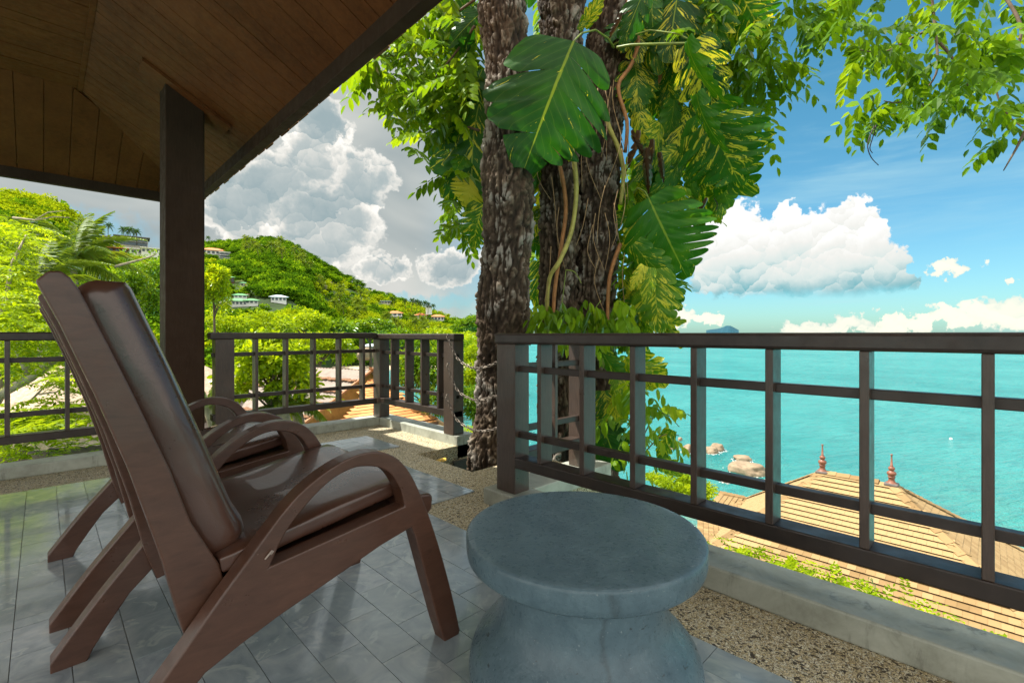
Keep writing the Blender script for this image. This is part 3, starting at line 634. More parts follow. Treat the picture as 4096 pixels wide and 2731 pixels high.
def ground(X, Y):
    r_ = X * CT - Y * ST; f_ = X * ST + Y * CT; a = math.atan2(r_, f_); r = math.hypot(X, Y); Rc, te = crest(a); H = 1 + te * Rc - 5.5
    px = CX + F * math.tan(max(-1.3, min(1.3, a)))
    if px > 2070 and r > 40: return -20.0
    k = min(1, max(0, (px - 1180) / 160)); k = k * k * (3 - 2 * k)      # 0: land all the way, 1: bay in between
    r0 = 60 + 145 * k
    near = -4.5 - 4.5 * min(1, max(0, (r - 8) / 50)) if k < 1 else 0
    bay = (-5.5 - 2.5 * min(1, r / 16) if r < 16 else -8 - 10 * min(1, (r - 16) / 14)); 
    if r < r0: z = near * (1 - k) + bay * k
    else:
        zb = -9 * (1 - k) + (-13.6) * k; t = (r - r0) / (Rc - r0)
        z = zb + (H - zb) * (t ** (1.12)) if t < 1 else H - (r - Rc) * .35
        if k > .99 and r < r0 + 14: z = -14.5 + (r - r0) * .18
        z += 3.2 * noise.noise(Vector((X * .018, Y * .018, 0))) * min(1, max(0, t) * 4) * (1 if t < .85 else max(0, (1 - t) / .15))
        if k > 0 and r < r0 + 3: z = min(z, -14.2)
    return z
def land():
    A = np.linspace(R(-68), R(75), 200); Rr = np.concatenate([np.linspace(5.2, 60, 26), np.linspace(66, 260, 40), np.linspace(268, 1000, 70)])
    V = []; 
    for r in Rr:
        for a in A:
            x = r * (math.sin(a) * CT + math.cos(a) * ST); y = r * (-math.sin(a) * ST + math.cos(a) * CT)
            V.append((x, y, ground(x, y)))
    na = len(A); i, j = np.meshgrid(np.arange(len(Rr) - 1), np.arange(na - 1), indexing='ij'); q = (i * na + j).ravel()
    Fq = np.stack([q, q + 1, q + na + 1, q + na], 1)
    mm, t, b = pmat('hillside_soil', .9, .2); co = geo_co(t); sp = t.new('ShaderNodeSeparateXYZ'); t.l.new(co, sp.inputs[0])
    n_ = t.noise(co, .05, 6, .65); col = t.ramp(n_, [(.3, (.012, .025, .005)), (.55, (.03, .06, .008)), (.8, (.16, .17, .04))])
    col = t.mix(t.sm(t.m('MULTIPLY_ADD', t.noise(co, .3, 4), 1.0, sp.outputs[2]), -11.9, -12.6), col, (.62, .5, .34))
    t.put(b.inputs['Base Color'], col)
    tag(obj('hillside', np_mesh('hillside', np.array(V), Fq, mm)), kind='structure')
land()
# island on the horizon
m = MB(); P = [(2835, 0), (2870, 5), (2890, 6), (2900, 10), (2912, 18), (2925, 16), (2940, 8), (2955, 0)]; P = [(2825, 1), (2850, 4), (2868, 6), (2882, 9), (2893, 14), (2904, 17), (2914, 19), (2922, 18), (2932, 13), (2943, 7), (2955, 1)]
Di = 6500; n = len(P); vs = []
for (px, h) in P:
    for k, (dd, hf) in enumerate([(-350, 0), (-180, .6), (0, 1), (200, .5), (380, 0)]):
        p = at(px, CY, Di + dd); vs.append((p.x, p.y, SEA - 2 + (h + 17 + 2.5 * (noise.noise(Vector((px * .09, k * 2.0, 0)))) ) * Di / F * hf + (14 if hf else 0) * 1.0))
m.add(vs, [(i * 5 + k, (i + 1) * 5 + k, (i + 1) * 5 + k + 1, i * 5 + k + 1) for i in range(n - 1) for k in range(4)])
tag(m.build('island', simple('hazed_island_forest', (.005, .06, .09), .9, .15, .002)), 'small blue green island far out on the horizon above the railing', 'island')  # distance haze painted into the forest's blue tone; no air is modelled
# ------------------------------------------------------------ boulders
ROCK = concrete('granite', (.13, .09, .055), (.3, .23, .15), .85, .6, .25)
def boulder(name, label, p, sx, sy, sz, seed, cat='rock', group='granite rocks by the water', sub=4):
    bm = bmesh.new(); bmesh.ops.create_icosphere(bm, subdivisions=sub, radius=1)
    for v in bm.verts:
        c = v.co.copy(); s = Vector((seed * 3.1, seed, 0)); f_ = 1 + .28 * noise.noise(c * 1.1 + s) + .1 * noise.noise(c * 3 + s) + .035 * noise.noise(c * 9 + s)
        e = lambda q: math.copysign(abs(q) ** .82, q); v.co = Vector((e(c.x) * sx, e(c.y) * sy, e(c.z) * sz)) * f_
    me = bpy.data.meshes.new(name); bm.to_mesh(me); bm.free(); me.materials.append(ROCK); me.polygons.foreach_set('use_smooth', [True] * len(me.polygons))
    return tag(obj(name, me, None, loc=p, rot=(0, 0, seed)), label, cat, group)
def onsea(px, py, z=SEA): D = (1 - z) * F / (py * 1.7415 - CY); return at(px * 1.7415, py * 1.7415, D), D
def hit(px, py, D0=60.0):
    D = D0
    while D < 900:
        q = atd(px, py, D)
        if q.z <= ground(q.x, q.y) + .2: return D
        D += 2
    return None
for i, (px, py, hw, hh, lab) in enumerate([(1718, 1074, 40, 14, 'largest flat pale rock in the sea, nearest the tiled roof'), (1706, 1051, 19, 7, 'smaller brown rock just behind the large flat one'),
      (1649, 1026, 17, 10, 'rounded rock at the right end of the rock cluster'), (1632, 1032, 18, 9, 'pale split rock low in the water beside the rounded one'), (1608, 1024, 9, 6, 'small pale rock hidden between its neighbours in the cluster'),
      (1580, 1030, 12, 12, 'upright dark topped rock half hidden by a baluster'), (1541, 1024, 16, 6, 'low flat rock closest to the leafy twigs'), (1533, 1014, 6, 5, 'tiny rock with flat top off the left of the cluster'), (1562, 1008, 5, 5, 'little round rock standing apart behind the others'),
      (1668, 1104, 12, 3, 'low brown rock barely above the water'), (1118, 930, 14, 7, 'flat rock on the bay shore left of the tree trunk')]):
    p, D = onsea(px, py + hh * .7); s = 1.7415 / F * D; boulder('rock', lab, (p.x, p.y, SEA + hh * s * .25), hw * s, hw * s * .8, hh * s * 1.25, i + 1.3)
fm = MB(); FOAM = simple('sea_foam', (.75, .82, .8), .7, .1, 20)
for (px, py, hw, hh) in [(1718, 1074, 40, 14), (1706, 1051, 19, 7), (1649, 1026, 17, 10), (1632, 1032, 18, 9), (1580, 1030, 12, 12), (1541, 1024, 16, 6), (1668, 1104, 12, 3)]:
    p, D = onsea(px, py + hh * .7); s = 1.7415 / F * D
    for k in range(70):
        a = random.uniform(0, 6.28); rr = 1.12 + random.random() ** 3 * .5; x, y = p.x + math.cos(a) * hw * s * rr, p.y + math.sin(a) * hw * s * .85 * rr; q = random.uniform(.02, .11)
        fm.add([(x + q * random.uniform(.6, 1.6) * math.cos(j * 1.257), y + q * random.uniform(.6, 1.6) * math.sin(j * 1.257), SEA + .03) for j in range(5)], [(0, 1, 2, 3, 4)])
tag(fm.build('sea_foam', FOAM), kind='stuff')
for i, (px, py, hw, hh, D, lab) in enumerate([(843, 812, 14, 14, 205, 'large pale boulder on the beach by the far railing corner'), (826, 818, 9, 9, 203, 'smaller pale boulder leaning on the large beach boulder'), (780, 822, 8, 4, 212, 'low dark boulder at the back of the beach'), (765, 824, 6, 4, 213, 'small pale stone at the back of the beach'),
      (1010, 790, 16, 9, 330, 'boulder outcrop beside the tree trunk on the headland'), (1094, 792, 8, 6, 300, 'pale headland boulder touching the trunk'), (650, 575, 18, 7, 600, 'dark rock face near the top of the mountain'), (640, 610, 9, 4, 560, 'small rock face below the mountain top'), (740, 660, 12, 6, 520, 'largest grey boulder on the bare slope'),
      (755, 650, 8, 4, 525, 'boulder above the largest one on the bare slope'), (790, 672, 10, 4, 510, 'orange stained boulder at the right of the bare slope'), (553, 672, 6, 6, 420, 'boulder between the green roofed houses'), (566, 680, 7, 6, 410, 'round boulder right of the green roofed houses')]):
    D = (hit(px, py + hh * .5, 110.0) or D) if D > 215 else D
    p = atd(px, py, D); s = 1.7415 / F * D; boulder('boulder', lab, p, hw * s, hw * s * .8, hh * s, i + 40.7, 'boulder', None, 3)
# ------------------------------------------------------------ hill forest
def proto_tree(k, mat, nl=620):
    return crown_mesh('hill_tree_crown', nl, (1, 1, .8), mat, clumps=15, csize=.33, L=.17, Wf=.45, shell=.55)
HM = [leafmat('hill_leaf_a', (.04, .11, .006), (.14, .28, .01), (.34, .45, .014), .3, gloss=.0), leafmat('hill_leaf_b', (.1, .17, .006), (.28, .38, .01), (.48, .52, .016), .3, gloss=.0), leafmat('hill_leaf_c', (.02, .07, .006), (.07, .16, .008), (.16, .28, .01), .3, gloss=.0)]
protos = [proto_tree(k, HM[[0, 1, 2, 0, 1, 2, 1][k]]) for k in range(7)]
cm = MB(); bm = bmesh.new(); bmesh.ops.create_icosphere(bm, subdivisions=2, radius=.62); me_core = bpy.data.meshes.new('core'); bm.to_mesh(me_core); bm.free()
core_m = simple('deep_foliage', (.03, .06, .008), .9, .3, 3)
def palm_fronds(n=18, L=1.0, nl=26, seed=1):
    """one joined fan of fronds, for far palms"""
    VV = []; FF = []; off = 0
    for i in range(n):
        a = i * 2.39996 + seed; el_ = 1.15 - 1.9 * (i / n); d = np.array([math.cos(a) * math.cos(el_), math.sin(a) * math.cos(el_), math.sin(el_)])
        s = np.array([-math.sin(a), math.cos(a), 0]); t = np.linspace(.08, 1, nl)[:, None]; q = d * L * t + np.array([0, 0, -1.0]) * L * .62 * t ** 2.2 * (1.1 - .4 * el_)
        for sg in (1, -1):
            ln = L * .3 * np.sin(np.pi * np.clip(.15 + .8 * t[:, 0], 0, 1)); dd = s * sg * .8 + d * .5 + np.array([0, 0, -.55]) + rng.normal(size=(nl, 3)) * .06
            V, Fc, _ = leaves(q, dd, np.tile([0, 0, 1.0], (nl, 1)), ln, L * .018, curl=.2); VV.append(V); FF.append(Fc + off); off += len(V)
        V, Fc, _ = leaves(q[:-1], np.diff(q, axis=0), np.tile(s, (nl - 1, 1)), L / nl * 1.2, L * .008); VV.append(V); FF.append(Fc + off); off += len(V)
    V = np.concatenate(VV); return V, np.concatenate(FF), rng.random(len(V)) * .3 + .35
Vp, Fp, Tp = palm_fronds(); palm_far = np_mesh('palm_crown', Vp, Fp, LEAF_P, Tp, False); palm_far_d = np_mesh('palm_crown_dark', Vp, Fp, LEAF_D, Tp, False)
trunk_far = MB().tube([(0, 0, -1.6), (.02, 0, -.8), (0, 0, 0)], [.035, .028, .025], 6).mesh('trunk', BARKB)
HOUSES = []
def clear(px, D, z, s):
    """keep crowns off the houses: (px 2352-wide, D)"""
    f_ = F / 1.7415 / D; top = (CY / 1.7415) - (z + s * 1.15 - 1) * f_; bot = (CY / 1.7415) - (z - s * .4 - 1) * f_
    for (hx, hw, d0, y0, y1) in HOUSES:
        if abs(px - hx) < hw + s * f_ * .85 and D < d0 + 9 and top < y1 and bot > y0: return False
    return True
def house(px, py, wpx, hpx, D, wall, roofc, label, roof='hip', storeys=2, yaw=None, cols=4, dark=False, group=None):
    """box house whose front spans wpx x hpx (2352-wide pixels) at distance D"""
    hd = hit(px, py + hpx * .5, 110.0)
    if hd and D > 150: D = hd * .97 - 3
    HOUSES.append((px, wpx / 2, D, py - hpx * .3, py + hpx * .75)); s = 1.7415 / F * D; Wd = wpx * s; Hh = hpx * s; p = atd(px, py, D); a = math.atan((px * 1.7415 - CX) / F)
    yaw = -(TH + a) if yaw is None else yaw
    h = empty('house', (p.x, p.y, p.z - Hh), label, 'house', group, rot=(0, 0, yaw)); dp = Wd * .7
    MB().box((-Wd / 2, 0, -6), (Wd / 2, dp, Hh)).build('wall', wall, h)
    win = simple('far_window', (.06, .09, .11), .2) if 'far_window' not in bpy.data.materials else bpy.data.materials['far_window']
    if dark: MB().box((-Wd * .48, -.3, Hh * .1), (Wd * .48, -.05, Hh * .9)).build('shade_band', win, h)
    for st in range(storeys):
        z0 = Hh * (st + .25) / storeys; z1 = Hh * (st + .8) / storeys
        for c in range(cols):
            x0 = -Wd / 2 + Wd * (c + .2) / cols; x1 = x0 + Wd * .6 / cols
            f_ = MB().box((x0, -.12, z0), (x1, .02, z1)).build('window', win, h)
            MB().box((x0 - .12, -.16, z0 - .15), (x1 + .12, -.1, z0)).build('sill', wall, f_)
        if st: MB().box((-Wd * .52, -1.1, Hh * st / storeys - .15), (Wd * .52, .0, Hh * st / storeys + .12)).build('balcony', wall, h)
    rm = MB(); o_ = Wd * .09 + .4; rh = Wd * .17
    if roof == 'hip':
        v = [(-Wd / 2 - o_, -o_, Hh), (Wd / 2 + o_, -o_, Hh), (Wd / 2 + o_, dp + o_, Hh), (-Wd / 2 - o_, dp + o_, Hh), (-Wd * .18, dp / 2, Hh + rh), (Wd * .18, dp / 2, Hh + rh)]
        rm.add(v, [(0, 1, 5, 4), (1, 2, 5), (2, 3, 4, 5), (3, 0, 4), (3, 2, 1, 0)])
    else: rm.box((-Wd / 2 - o_ * .6, -o_ * 1.2, Hh), (Wd / 2 + o_ * .6, dp + o_ * .5, Hh + .45))
    rm.build('roof', roofc, h); return h
WHITE = simple('white_render', (.78, .78, .74), .6, .06, .2); CREAM = simple('cream_render', (.6, .56, .46), .7, .12, .2); GREYC = simple('bare_concrete', (.36, .33, .28), .8, .2, .2)
ORNG = simple('orange_roof', (.62, .2, .07), .7, .15, .3); GRNR = simple('green_roof', (.12, .36, .14), .6, .15, .3); GREYR = simple('pale_blue_roof', (.5, .6, .68), .5, .1, .3); BRN = simple('brown_timber', (.16, .07, .04), .7, .2, .3); DKR = simple('dark_flat_roof', (.14, .13, .12), .7, .2, .3)
HL = [(303, 545, 58, 20, 300, GREYC, DKR, 'unfinished grey concrete villa with flat dark roof on the left ridge', 'flat', 2, 4, True), (308, 572, 34, 11, 285, WHITE, WHITE, 'white cubic villa, left of the pair below the concrete villa', 'flat', 1, 3, False),
      (345, 571, 32, 10, 285, WHITE, WHITE, 'white cubic villa, right of the pair, beside the roof post', 'flat', 1, 4, False), (235, 543, 38, 12, 300, GREYC, GREYC, 'long low grey villa stepping down the left ridge', 'flat', 1, 3, False), (262, 570, 46, 9, 280, BRN, ORNG, 'low brown building below the long grey villa', 'flat', 1, 4, False),
      (60, 510, 36, 16, 260, WHITE, GREYR, 'white villa among the trees at far left', 'flat', 2, 3, False), (95, 532, 24, 10, 255, WHITE, GREYR, 'pale small villa at far left, behind the palm', 'flat', 1, 2, False),
      (490, 575, 44, 10, 470, WHITE, ORNG, 'white hillside villa with low orange roof right of the roof post', 'hip', 1, 5, False), (516, 580, 20, 18, 465, WHITE, WHITE, 'white boxy three storey wing of the villa right of the roof post', 'flat', 3, 2, True),
      (530, 637, 14, 14, 430, BRN, GRNR, 'brown timber cottage with steep green roof on the mountain', 'hip', 1, 2, False), (560, 650, 14, 8, 425, CREAM, GRNR, 'cream cottage with green roof below the brown cottage', 'hip', 1, 2, False),
      (545, 691, 38, 10, 380, WHITE, GRNR, 'widest green roofed white house in the group on the slope', 'hip', 1, 5, False), (515, 684, 22, 8, 385, WHITE, GRNR, 'green roofed white house at the left of the group', 'hip', 1, 3, False), (578, 690, 26, 8, 382, WHITE, GRNR, 'green roofed white house at the right of the group', 'hip', 1, 3, False), (552, 678, 26, 6, 392, WHITE, GRNR, 'green roofed house behind the others in the group', 'hip', 1, 3, False),
      (640, 682, 32, 10, 390, WHITE, GREYR, 'pale villa among the coconut palms', 'hip', 1, 4, False), (907, 719, 32, 15, 360, WHITE, ORNG, 'tall white house with orange roof nearest the middle of the headland', 'hip', 2, 3, False),
      (965, 724, 30, 7, 350, CREAM, ORNG, 'low house with orange roof in the middle of the headland', 'hip', 1, 3, False), (1005, 727, 30, 9, 345, WHITE, ORNG, 'house with orange roof nearest the tree trunk', 'hip', 1, 4, False), (886, 692, 22, 5, 420, CREAM, GREYR, 'small house under the ridge palms', 'flat', 1, 3, False), (985, 703, 14, 4, 430, WHITE, GREYR, 'tiny white house on the ridge by the palms', 'hip', 1, 2, False),
      (792, 791, 26, 13, 232, CREAM, GREYR, 'beach house with pale blue roof, left of the pair in the far railing', 'hip', 1, 2, False), (851, 795, 32, 14, 230, WHITE, GREYR, 'beach house with pale blue roof, right of the pair in the far railing', 'hip', 1, 2, False), (754, 792, 16, 24, 235, WHITE, GREYR, 'white two storey beach house mostly behind a tree', 'hip', 2, 2, False), (927, 786, 14, 9, 240, WHITE, GREYR, 'white house seen between balusters of the short railing', 'flat', 1, 2, False)]
for (px, py, wp, hp, D, wl_, rf, lab, rt, st, co_, dk) in HL: house(px, py, wp, hp, D, wl_, rf, lab, rt, st, None, co_, dk)
def forest():
    pts = []; n = 0
    while n < 4000:
        px = random.uniform(-60, 2020); a = math.atan((px - CX) / F); Rc, te = crest(a); r = math.sqrt(random.uniform(75 ** 2, (Rc + 12) ** 2))
        if random.random() < .35: r = random.uniform(75, Rc + 12)
        x = r * (math.sin(a) * CT + math.cos(a) * ST); y = r * (-math.sin(a) * ST + math.cos(a) * CT); z = ground(x, y)
        if z < -12.3: 
            n += .3; continue
        D = r * math.cos(a); P2 = px / 1.7415
        yy = (CY - (z + 4 - 1) / D * F) / 1.7415
        s = random.uniform(3.0, 6.6) * (1.0 if r > 220 else .8)
        if not clear(P2, D, z, s): continue
        if 700 < P2 < 860 and 640 < yy < 695 and random.random() < .75: continue        # bare rocky slope
        if 200 < P2 < 350 and 545 < yy < 575 and random.random() < .6: continue
        n += 1; dens = noise.noise(Vector((x * .012, y * .012, 3)))
        k = random.choice([0, 3, 5, 2]) if dens > .08 else random.choice([1, 4, 6, 0, 1])
        if yy < 640 and 480 < P2 < 900: k = random.choice([0, 2, 5, 3, 2, 5])
        pts.append((r, x, y, z + s * .35, s, k))
    pts.sort(); return pts
FP = forest(); NI = 210
for (r, x, y, z, s, k) in FP[:NI]:
    o = empty('hillside_tree', (x, y, z), 'round leafy tree in the hillside forest', 'tree', 'trees of the hillside forest', rot=(0, 0, random.uniform(0, 6.28))); o.scale = (s, s, s * random.uniform(.75, 1.1))
    obj('crown', protos[k], o)
    c2 = obj('trunk', trunk_far, o)
rest = FP[NI:]
inst = bpy.data.collections.new('forest_kinds')
for k, me in enumerate(protos):
    vs = np.zeros(len(me.vertices) * 3); me.vertices.foreach_get('co', vs); V = vs.reshape(-1, 3)
    o = bpy.data.objects.new('kind_%d' % k, me); inst.objects.link(o)
pm = bpy.data.meshes.new('hill_forest'); pm.from_pydata([(x, y, z) for (_, x, y, z, s, k) in rest], [], []); 
for nm, ty, vals in (('siz', 'FLOAT', [p[4] for p in rest]), ('rt', 'FLOAT', [random.uniform(0, 6.28) for p in rest]), ('kd', 'INT', [p[5] for p in rest])):
    a = pm.attributes.new(nm, ty, 'POINT'); a.data.foreach_set('value', vals)
fo = tag(obj('hill_forest', pm), kind='stuff')
ng = bpy.data.node_groups.new('scatter', 'GeometryNodeTree'); ng.interface.new_socket('Geometry', in_out='INPUT', socket_type='NodeSocketGeometry'); ng.interface.new_socket('Geometry', in_out='OUTPUT', socket_type='NodeSocketGeometry')
gi = ng.nodes.new('NodeGroupInput'); go = ng.nodes.new('NodeGroupOutput'); ip = ng.nodes.new('GeometryNodeInstanceOnPoints'); ci = ng.nodes.new('GeometryNodeCollectionInfo'); ci.inputs['Collection'].default_value = inst; ci.inputs['Separate Children'].default_value = True; ci.inputs['Reset Children'].default_value = True
def at_(nm, ty):
    x = ng.nodes.new('GeometryNodeInputNamedAttribute'); x.data_type = ty; x.inputs['Name'].default_value = nm; return x.outputs[0]
cr_ = ng.nodes.new('ShaderNodeCombineXYZ'); L_ = ng.links.new; L_(at_('rt', 'FLOAT'), cr_.inputs[2]); L_(gi.outputs[0], ip.inputs['Points']); L_(ci.outputs[0], ip.inputs['Instance']); ip.inputs['Pick Instance'].default_value = True
L_(at_('kd', 'INT'), ip.inputs['Instance Index']); L_(cr_.outputs[0], ip.inputs['Rotation']); L_(at_('siz', 'FLOAT'), ip.inputs['Scale']); L_(ip.outputs[0], go.inputs[0])
md = fo.modifiers.new('scatter', 'NODES'); md.node_group = ng
# coconut palms one can pick out on the hill
def far_palm(px, py, D, s, dark=False, group='coconut palms on the hillside', label='coconut palm rising from the hillside forest'):
    p = atd(px, py, D); o = empty('coconut_palm', p, label, 'palm', group, rot=(random.uniform(-.1, .1), random.uniform(-.1, .1), random.uniform(0, 6))); o.scale = (s,) * 3
    obj('crown', palm_far_d if dark else palm_far, o); t_ = obj('trunk', trunk_far, o); t_.scale = (1.6, 1.6, 1.6)
for (px, py, D, s) in [(284, 526, 300, 3.6), (298, 527, 300, 4.0), (313, 531, 300, 3.4), (250, 517, 300, 3.4), (436, 0, 0, 0), (947, 689, 430, 4.2), (957, 691, 430, 3.6), (930, 690, 430, 4), (965, 694, 430, 3.6), (976, 695, 430, 4), (984, 698, 430, 3.4), (995, 701, 425, 3), (905, 686, 440, 3.4), (898, 684, 440, 3), (831, 660, 480, 3.5), (819, 655, 490, 3.2), (478, 545, 560, 3.5)]:
    if D: far_palm(px, py, D, s, True, 'palms standing on the skyline', 'dark coconut palm standing on the skyline ridge')
random.seed(11)
for i in range(46):
    px = random.uniform(560, 860) if i < 30 else random.uniform(880, 1090); D = random.uniform(300, 430) if i < 30 else random.uniform(260, 340); a = math.atan((px * 1.7415 - CX) / F); q = at(px * 1.7415, CY, D); z = ground(q.x, q.y) + random.uniform(9, 12.5); py = (CY - (z - 1) / D * F) / 1.7415
    far_palm(px, py, D, random.uniform(4.2, 5.6))
# ------------------------------------------------------------ tiled roof below on the right
def in_poly(p, poly):
    c = False
    for i in range(len(poly)):
        (xa, ya), (xb, yb) = poly[i], poly[i - 1]
        if (ya > p[1]) != (yb > p[1]) and p[0] < (xb - xa) * (p[1] - ya) / (yb - ya) + xa: c = not c
    return c
EDGE = simple('painted_shade_tile_edge', (.05, .03, .018), .9, .3, 20)  # shadow line of each course, painted dark on the tile's lower edge
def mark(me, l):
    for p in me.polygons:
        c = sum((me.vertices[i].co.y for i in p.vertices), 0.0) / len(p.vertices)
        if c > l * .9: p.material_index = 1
def tile_face(parent, verts, along, ex, tw, mat, inv, nmax, th=.024, far=None, nm='roof_tile'):
    """lays overlapping flat tiles in courses on a planar polygon; along = horizontal course direction"""
    P0 = Vector(verts[0]); n = (Vector(verts[1]) - P0).cross(Vector(verts[2]) - P0).normalized(); n = n if n.z > 0 else -n
    u = Vector(along).normalized(); u = (u - n * u.dot(n)).normalized(); v = n.cross(u); v = v if v.z < 0 else -v      # v points down the slope
    poly = [((Vector(p) - P0).dot(u), (Vector(p) - P0).dot(v)) for p in verts]
    a0, a1 = min(p[0] for p in poly), max(p[0] for p in poly); b0, b1 = min(p[1] for p in poly), max(p[1] for p in poly)
    cells = []; r = 0; b = b0
    while b < b1:
        a = a0 - (tw * .5 if r % 2 else 0) - tw * random.uniform(0, .1)
        while a < a1:
            if in_poly((a + tw * .5, b + ex * .5), poly): cells.append((a, b))
            a += tw
        b += ex; r += 1
    cells.sort(key=lambda c: (P0 + u * c[0] + v * c[1]).length)
    me0 = []
    for k in range(5):
        m = MB(); w_ = tw - .004; l = ex * 1.12; jit = random.uniform(0, .006)
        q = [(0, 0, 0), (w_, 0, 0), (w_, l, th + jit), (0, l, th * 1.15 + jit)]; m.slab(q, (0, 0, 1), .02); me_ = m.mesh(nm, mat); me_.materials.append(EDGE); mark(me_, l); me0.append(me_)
    M0 = Matrix((u, v, n)).transposed().to_4x4()
    if M0.determinant() < 0: M0 = Matrix((u, v, n)).transposed().to_4x4()
    big = MB(); ec = []
    for i, (a, b) in enumerate(cells):
        p = P0 + u * a + v * b + n * (.008 + random.uniform(0, .003))
        if i < nmax:
            o = bpy.data.objects.new(nm, random.choice(me0)); COL.objects.link(o); o.parent = parent; o.matrix_parent_inverse = inv; o.matrix_world = Matrix.Translation(p) @ M0
            o.matrix_basis = Matrix.Translation(p) @ M0
        else:
            w_ = tw - .004; l = ex * 1.12; z = random.uniform(0, .006)
            big.slab([p, p + u * w_, p + u * w_ + v * l + n * (th + z), p + v * l + n * (th + z)], n, .02); ec.append(v)
    if big.v:
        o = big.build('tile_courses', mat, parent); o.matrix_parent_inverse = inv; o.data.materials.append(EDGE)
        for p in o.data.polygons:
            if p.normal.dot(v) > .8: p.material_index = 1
        tag(o, kind='stuff'); 
        a_ = o.data.attributes.new('tint', 'FLOAT', 'POINT'); nn = len(o.data.vertices); a_.data.foreach_set('value', np.repeat(rng.random(nn // 8 + 1), 8)[:nn].astype(np.float32))
    print('tiles on face', len(cells))
TAN = tilemat('tan_tile', (.2, .125, .05), (.27, .175, .075), (.34, .23, .105), .75); TERR = simple('finial_terracotta', (.22, .085, .05), .5, .2, 9, 0, .2, .2)  # golden tan is the tiles' own colour, varied at random
def hiproof():
    f1 = (21, 4.58, -4.2); f2 = (21, 2.52, -4.2); s = .65; q = 4.3
    FR = (21 - q, 2.52 - q * 1.0, -4.2 - s * q); FL = (21 - q, 4.58 + .68 * q, -4.2 - s * q); qb = 5.6
    LB = (21 + qb, 4.58 + .82 * qb, -4.2 - .62 * qb); RB = (21 + qb, 2.52 - .76 * qb, -4.2 - .62 * qb)
    r = empty('tiled_roof_house', (21, 3.5, -8), 'house below the terrace with tan shingle hip roof and two turned finials', 'house'); inv = Matrix.Translation((-21, -3.5, 8))
    def P(b, nm, mat, par=r, bv=0):
        o = b.build(nm, mat, par, bv); o.matrix_parent_inverse = inv if par == r else Matrix(); return o
    under = MB(); under.add([f1, f2, FR, FL, LB, RB], [(0, 3, 2, 1), (0, 4, 3), (1, 2, 5), (0, 1, 5, 4)]); P(under, 'roof_underlay', TAN)
    MBw = MB().box((18, .5, -14), (24, 6.5, -7.3)); P(MBw, 'wall', CREAM)
    tile_face(r, [f1, f2, FR, FL], (0, 1, 0), .225, .24, TAN, inv, 290, .05)
    tile_face(r, [f1, FL, LB], Vector(LB) - Vector(FL), .2, .24, TAN, inv, 0, .008)
    tile_face(r, [f2, RB, FR], Vector(RB) - Vector(FR), .2, .24, TAN, inv, 0, .008)
    tile_face(r, [f1, LB, RB, f2], (0, 1, 0), .2, .24, TAN, inv, 0)
    def caps(a, b, L=.42, w_=.2):
        a, b = Vector(a), Vector(b); d = (b - a); n = int(d.length / L); d.normalize(); side = d.cross(Vector((0, 0, 1))).normalized(); up = side.cross(d)
        for i in range(n):
            p = a + d * (i * L) + up * .03; e = d * L * 1.08; m = MB(); h = .07; t0 = .012
            A = [p - side * w_ - up * h, p + up * .02, p + side * w_ - up * h]; B = [x + e + up * .015 for x in A]
            m.add([*A, *B, *[x + up * .022 for x in A], *[x + up * .03 for x in B]], [(0, 1, 4, 3), (1, 2, 5, 4), (6, 9, 10, 7), (7, 10, 11, 8), (3, 4, 10, 9), (4, 5, 11, 10), (0, 6, 7, 1), (1, 7, 8, 2), (0, 3, 9, 6), (2, 8, 11, 5)])
            P(m, 'ridge_cap', TAN)
    for a, b in ((f1, f2), (f1, FL), (f2, FR), (f2, RB), (f1, LB)): caps(a, b)
    W2 = at(2878, 1968, 24.5); W3 = at(2790, 2075, 21); 
    wg = MB(); wg.add([LB, tuple(W2), tuple(W3), FL], [(0, 1, 2), (0, 2, 3)]); P(wg, 'lower_roof_slope', TAN)
    tile_face(r, [LB, tuple(W2), tuple(W3)], W3 - W2, .2, .24, TAN, inv, 0); tile_face(r, [LB, tuple(W3), FL], Vector(FL) - W3, .2, .24, TAN, inv, 0); caps(W2, LB)
    fp = [(.17, 0), (.15, .03), (.1, .09), (.085, .17), (.1, .22), (.12, .235), (.1, .25), (.085, .265), (.13, .33), (.14, .37), (.125, .42), (.07, .46), (.06, .475), (.09, .51), (.1, .545), (.085, .59), (.05, .62), (.045, .64), (.05, .65), (.036, .66), (.02, 1.0), (.018, 1.02), (.04, 1.03), (.042, 1.05), (.02, 1.07), (.001, 1.07)]
    for p in (f1, f2): P(MB().lathe([(a, b * .95) for a, b in fp], 20, (p[0], p[1], p[2] + .03)), 'finial', TERR); P(MB().box((p[0] - .2, p[1] - .2, p[2] - .06), (p[0] + .2, p[1] + .2, p[2] + .05)), 'finial_base', simple('lead_flashing', (.12, .1, .09), .6), r, .04)
hiproof()
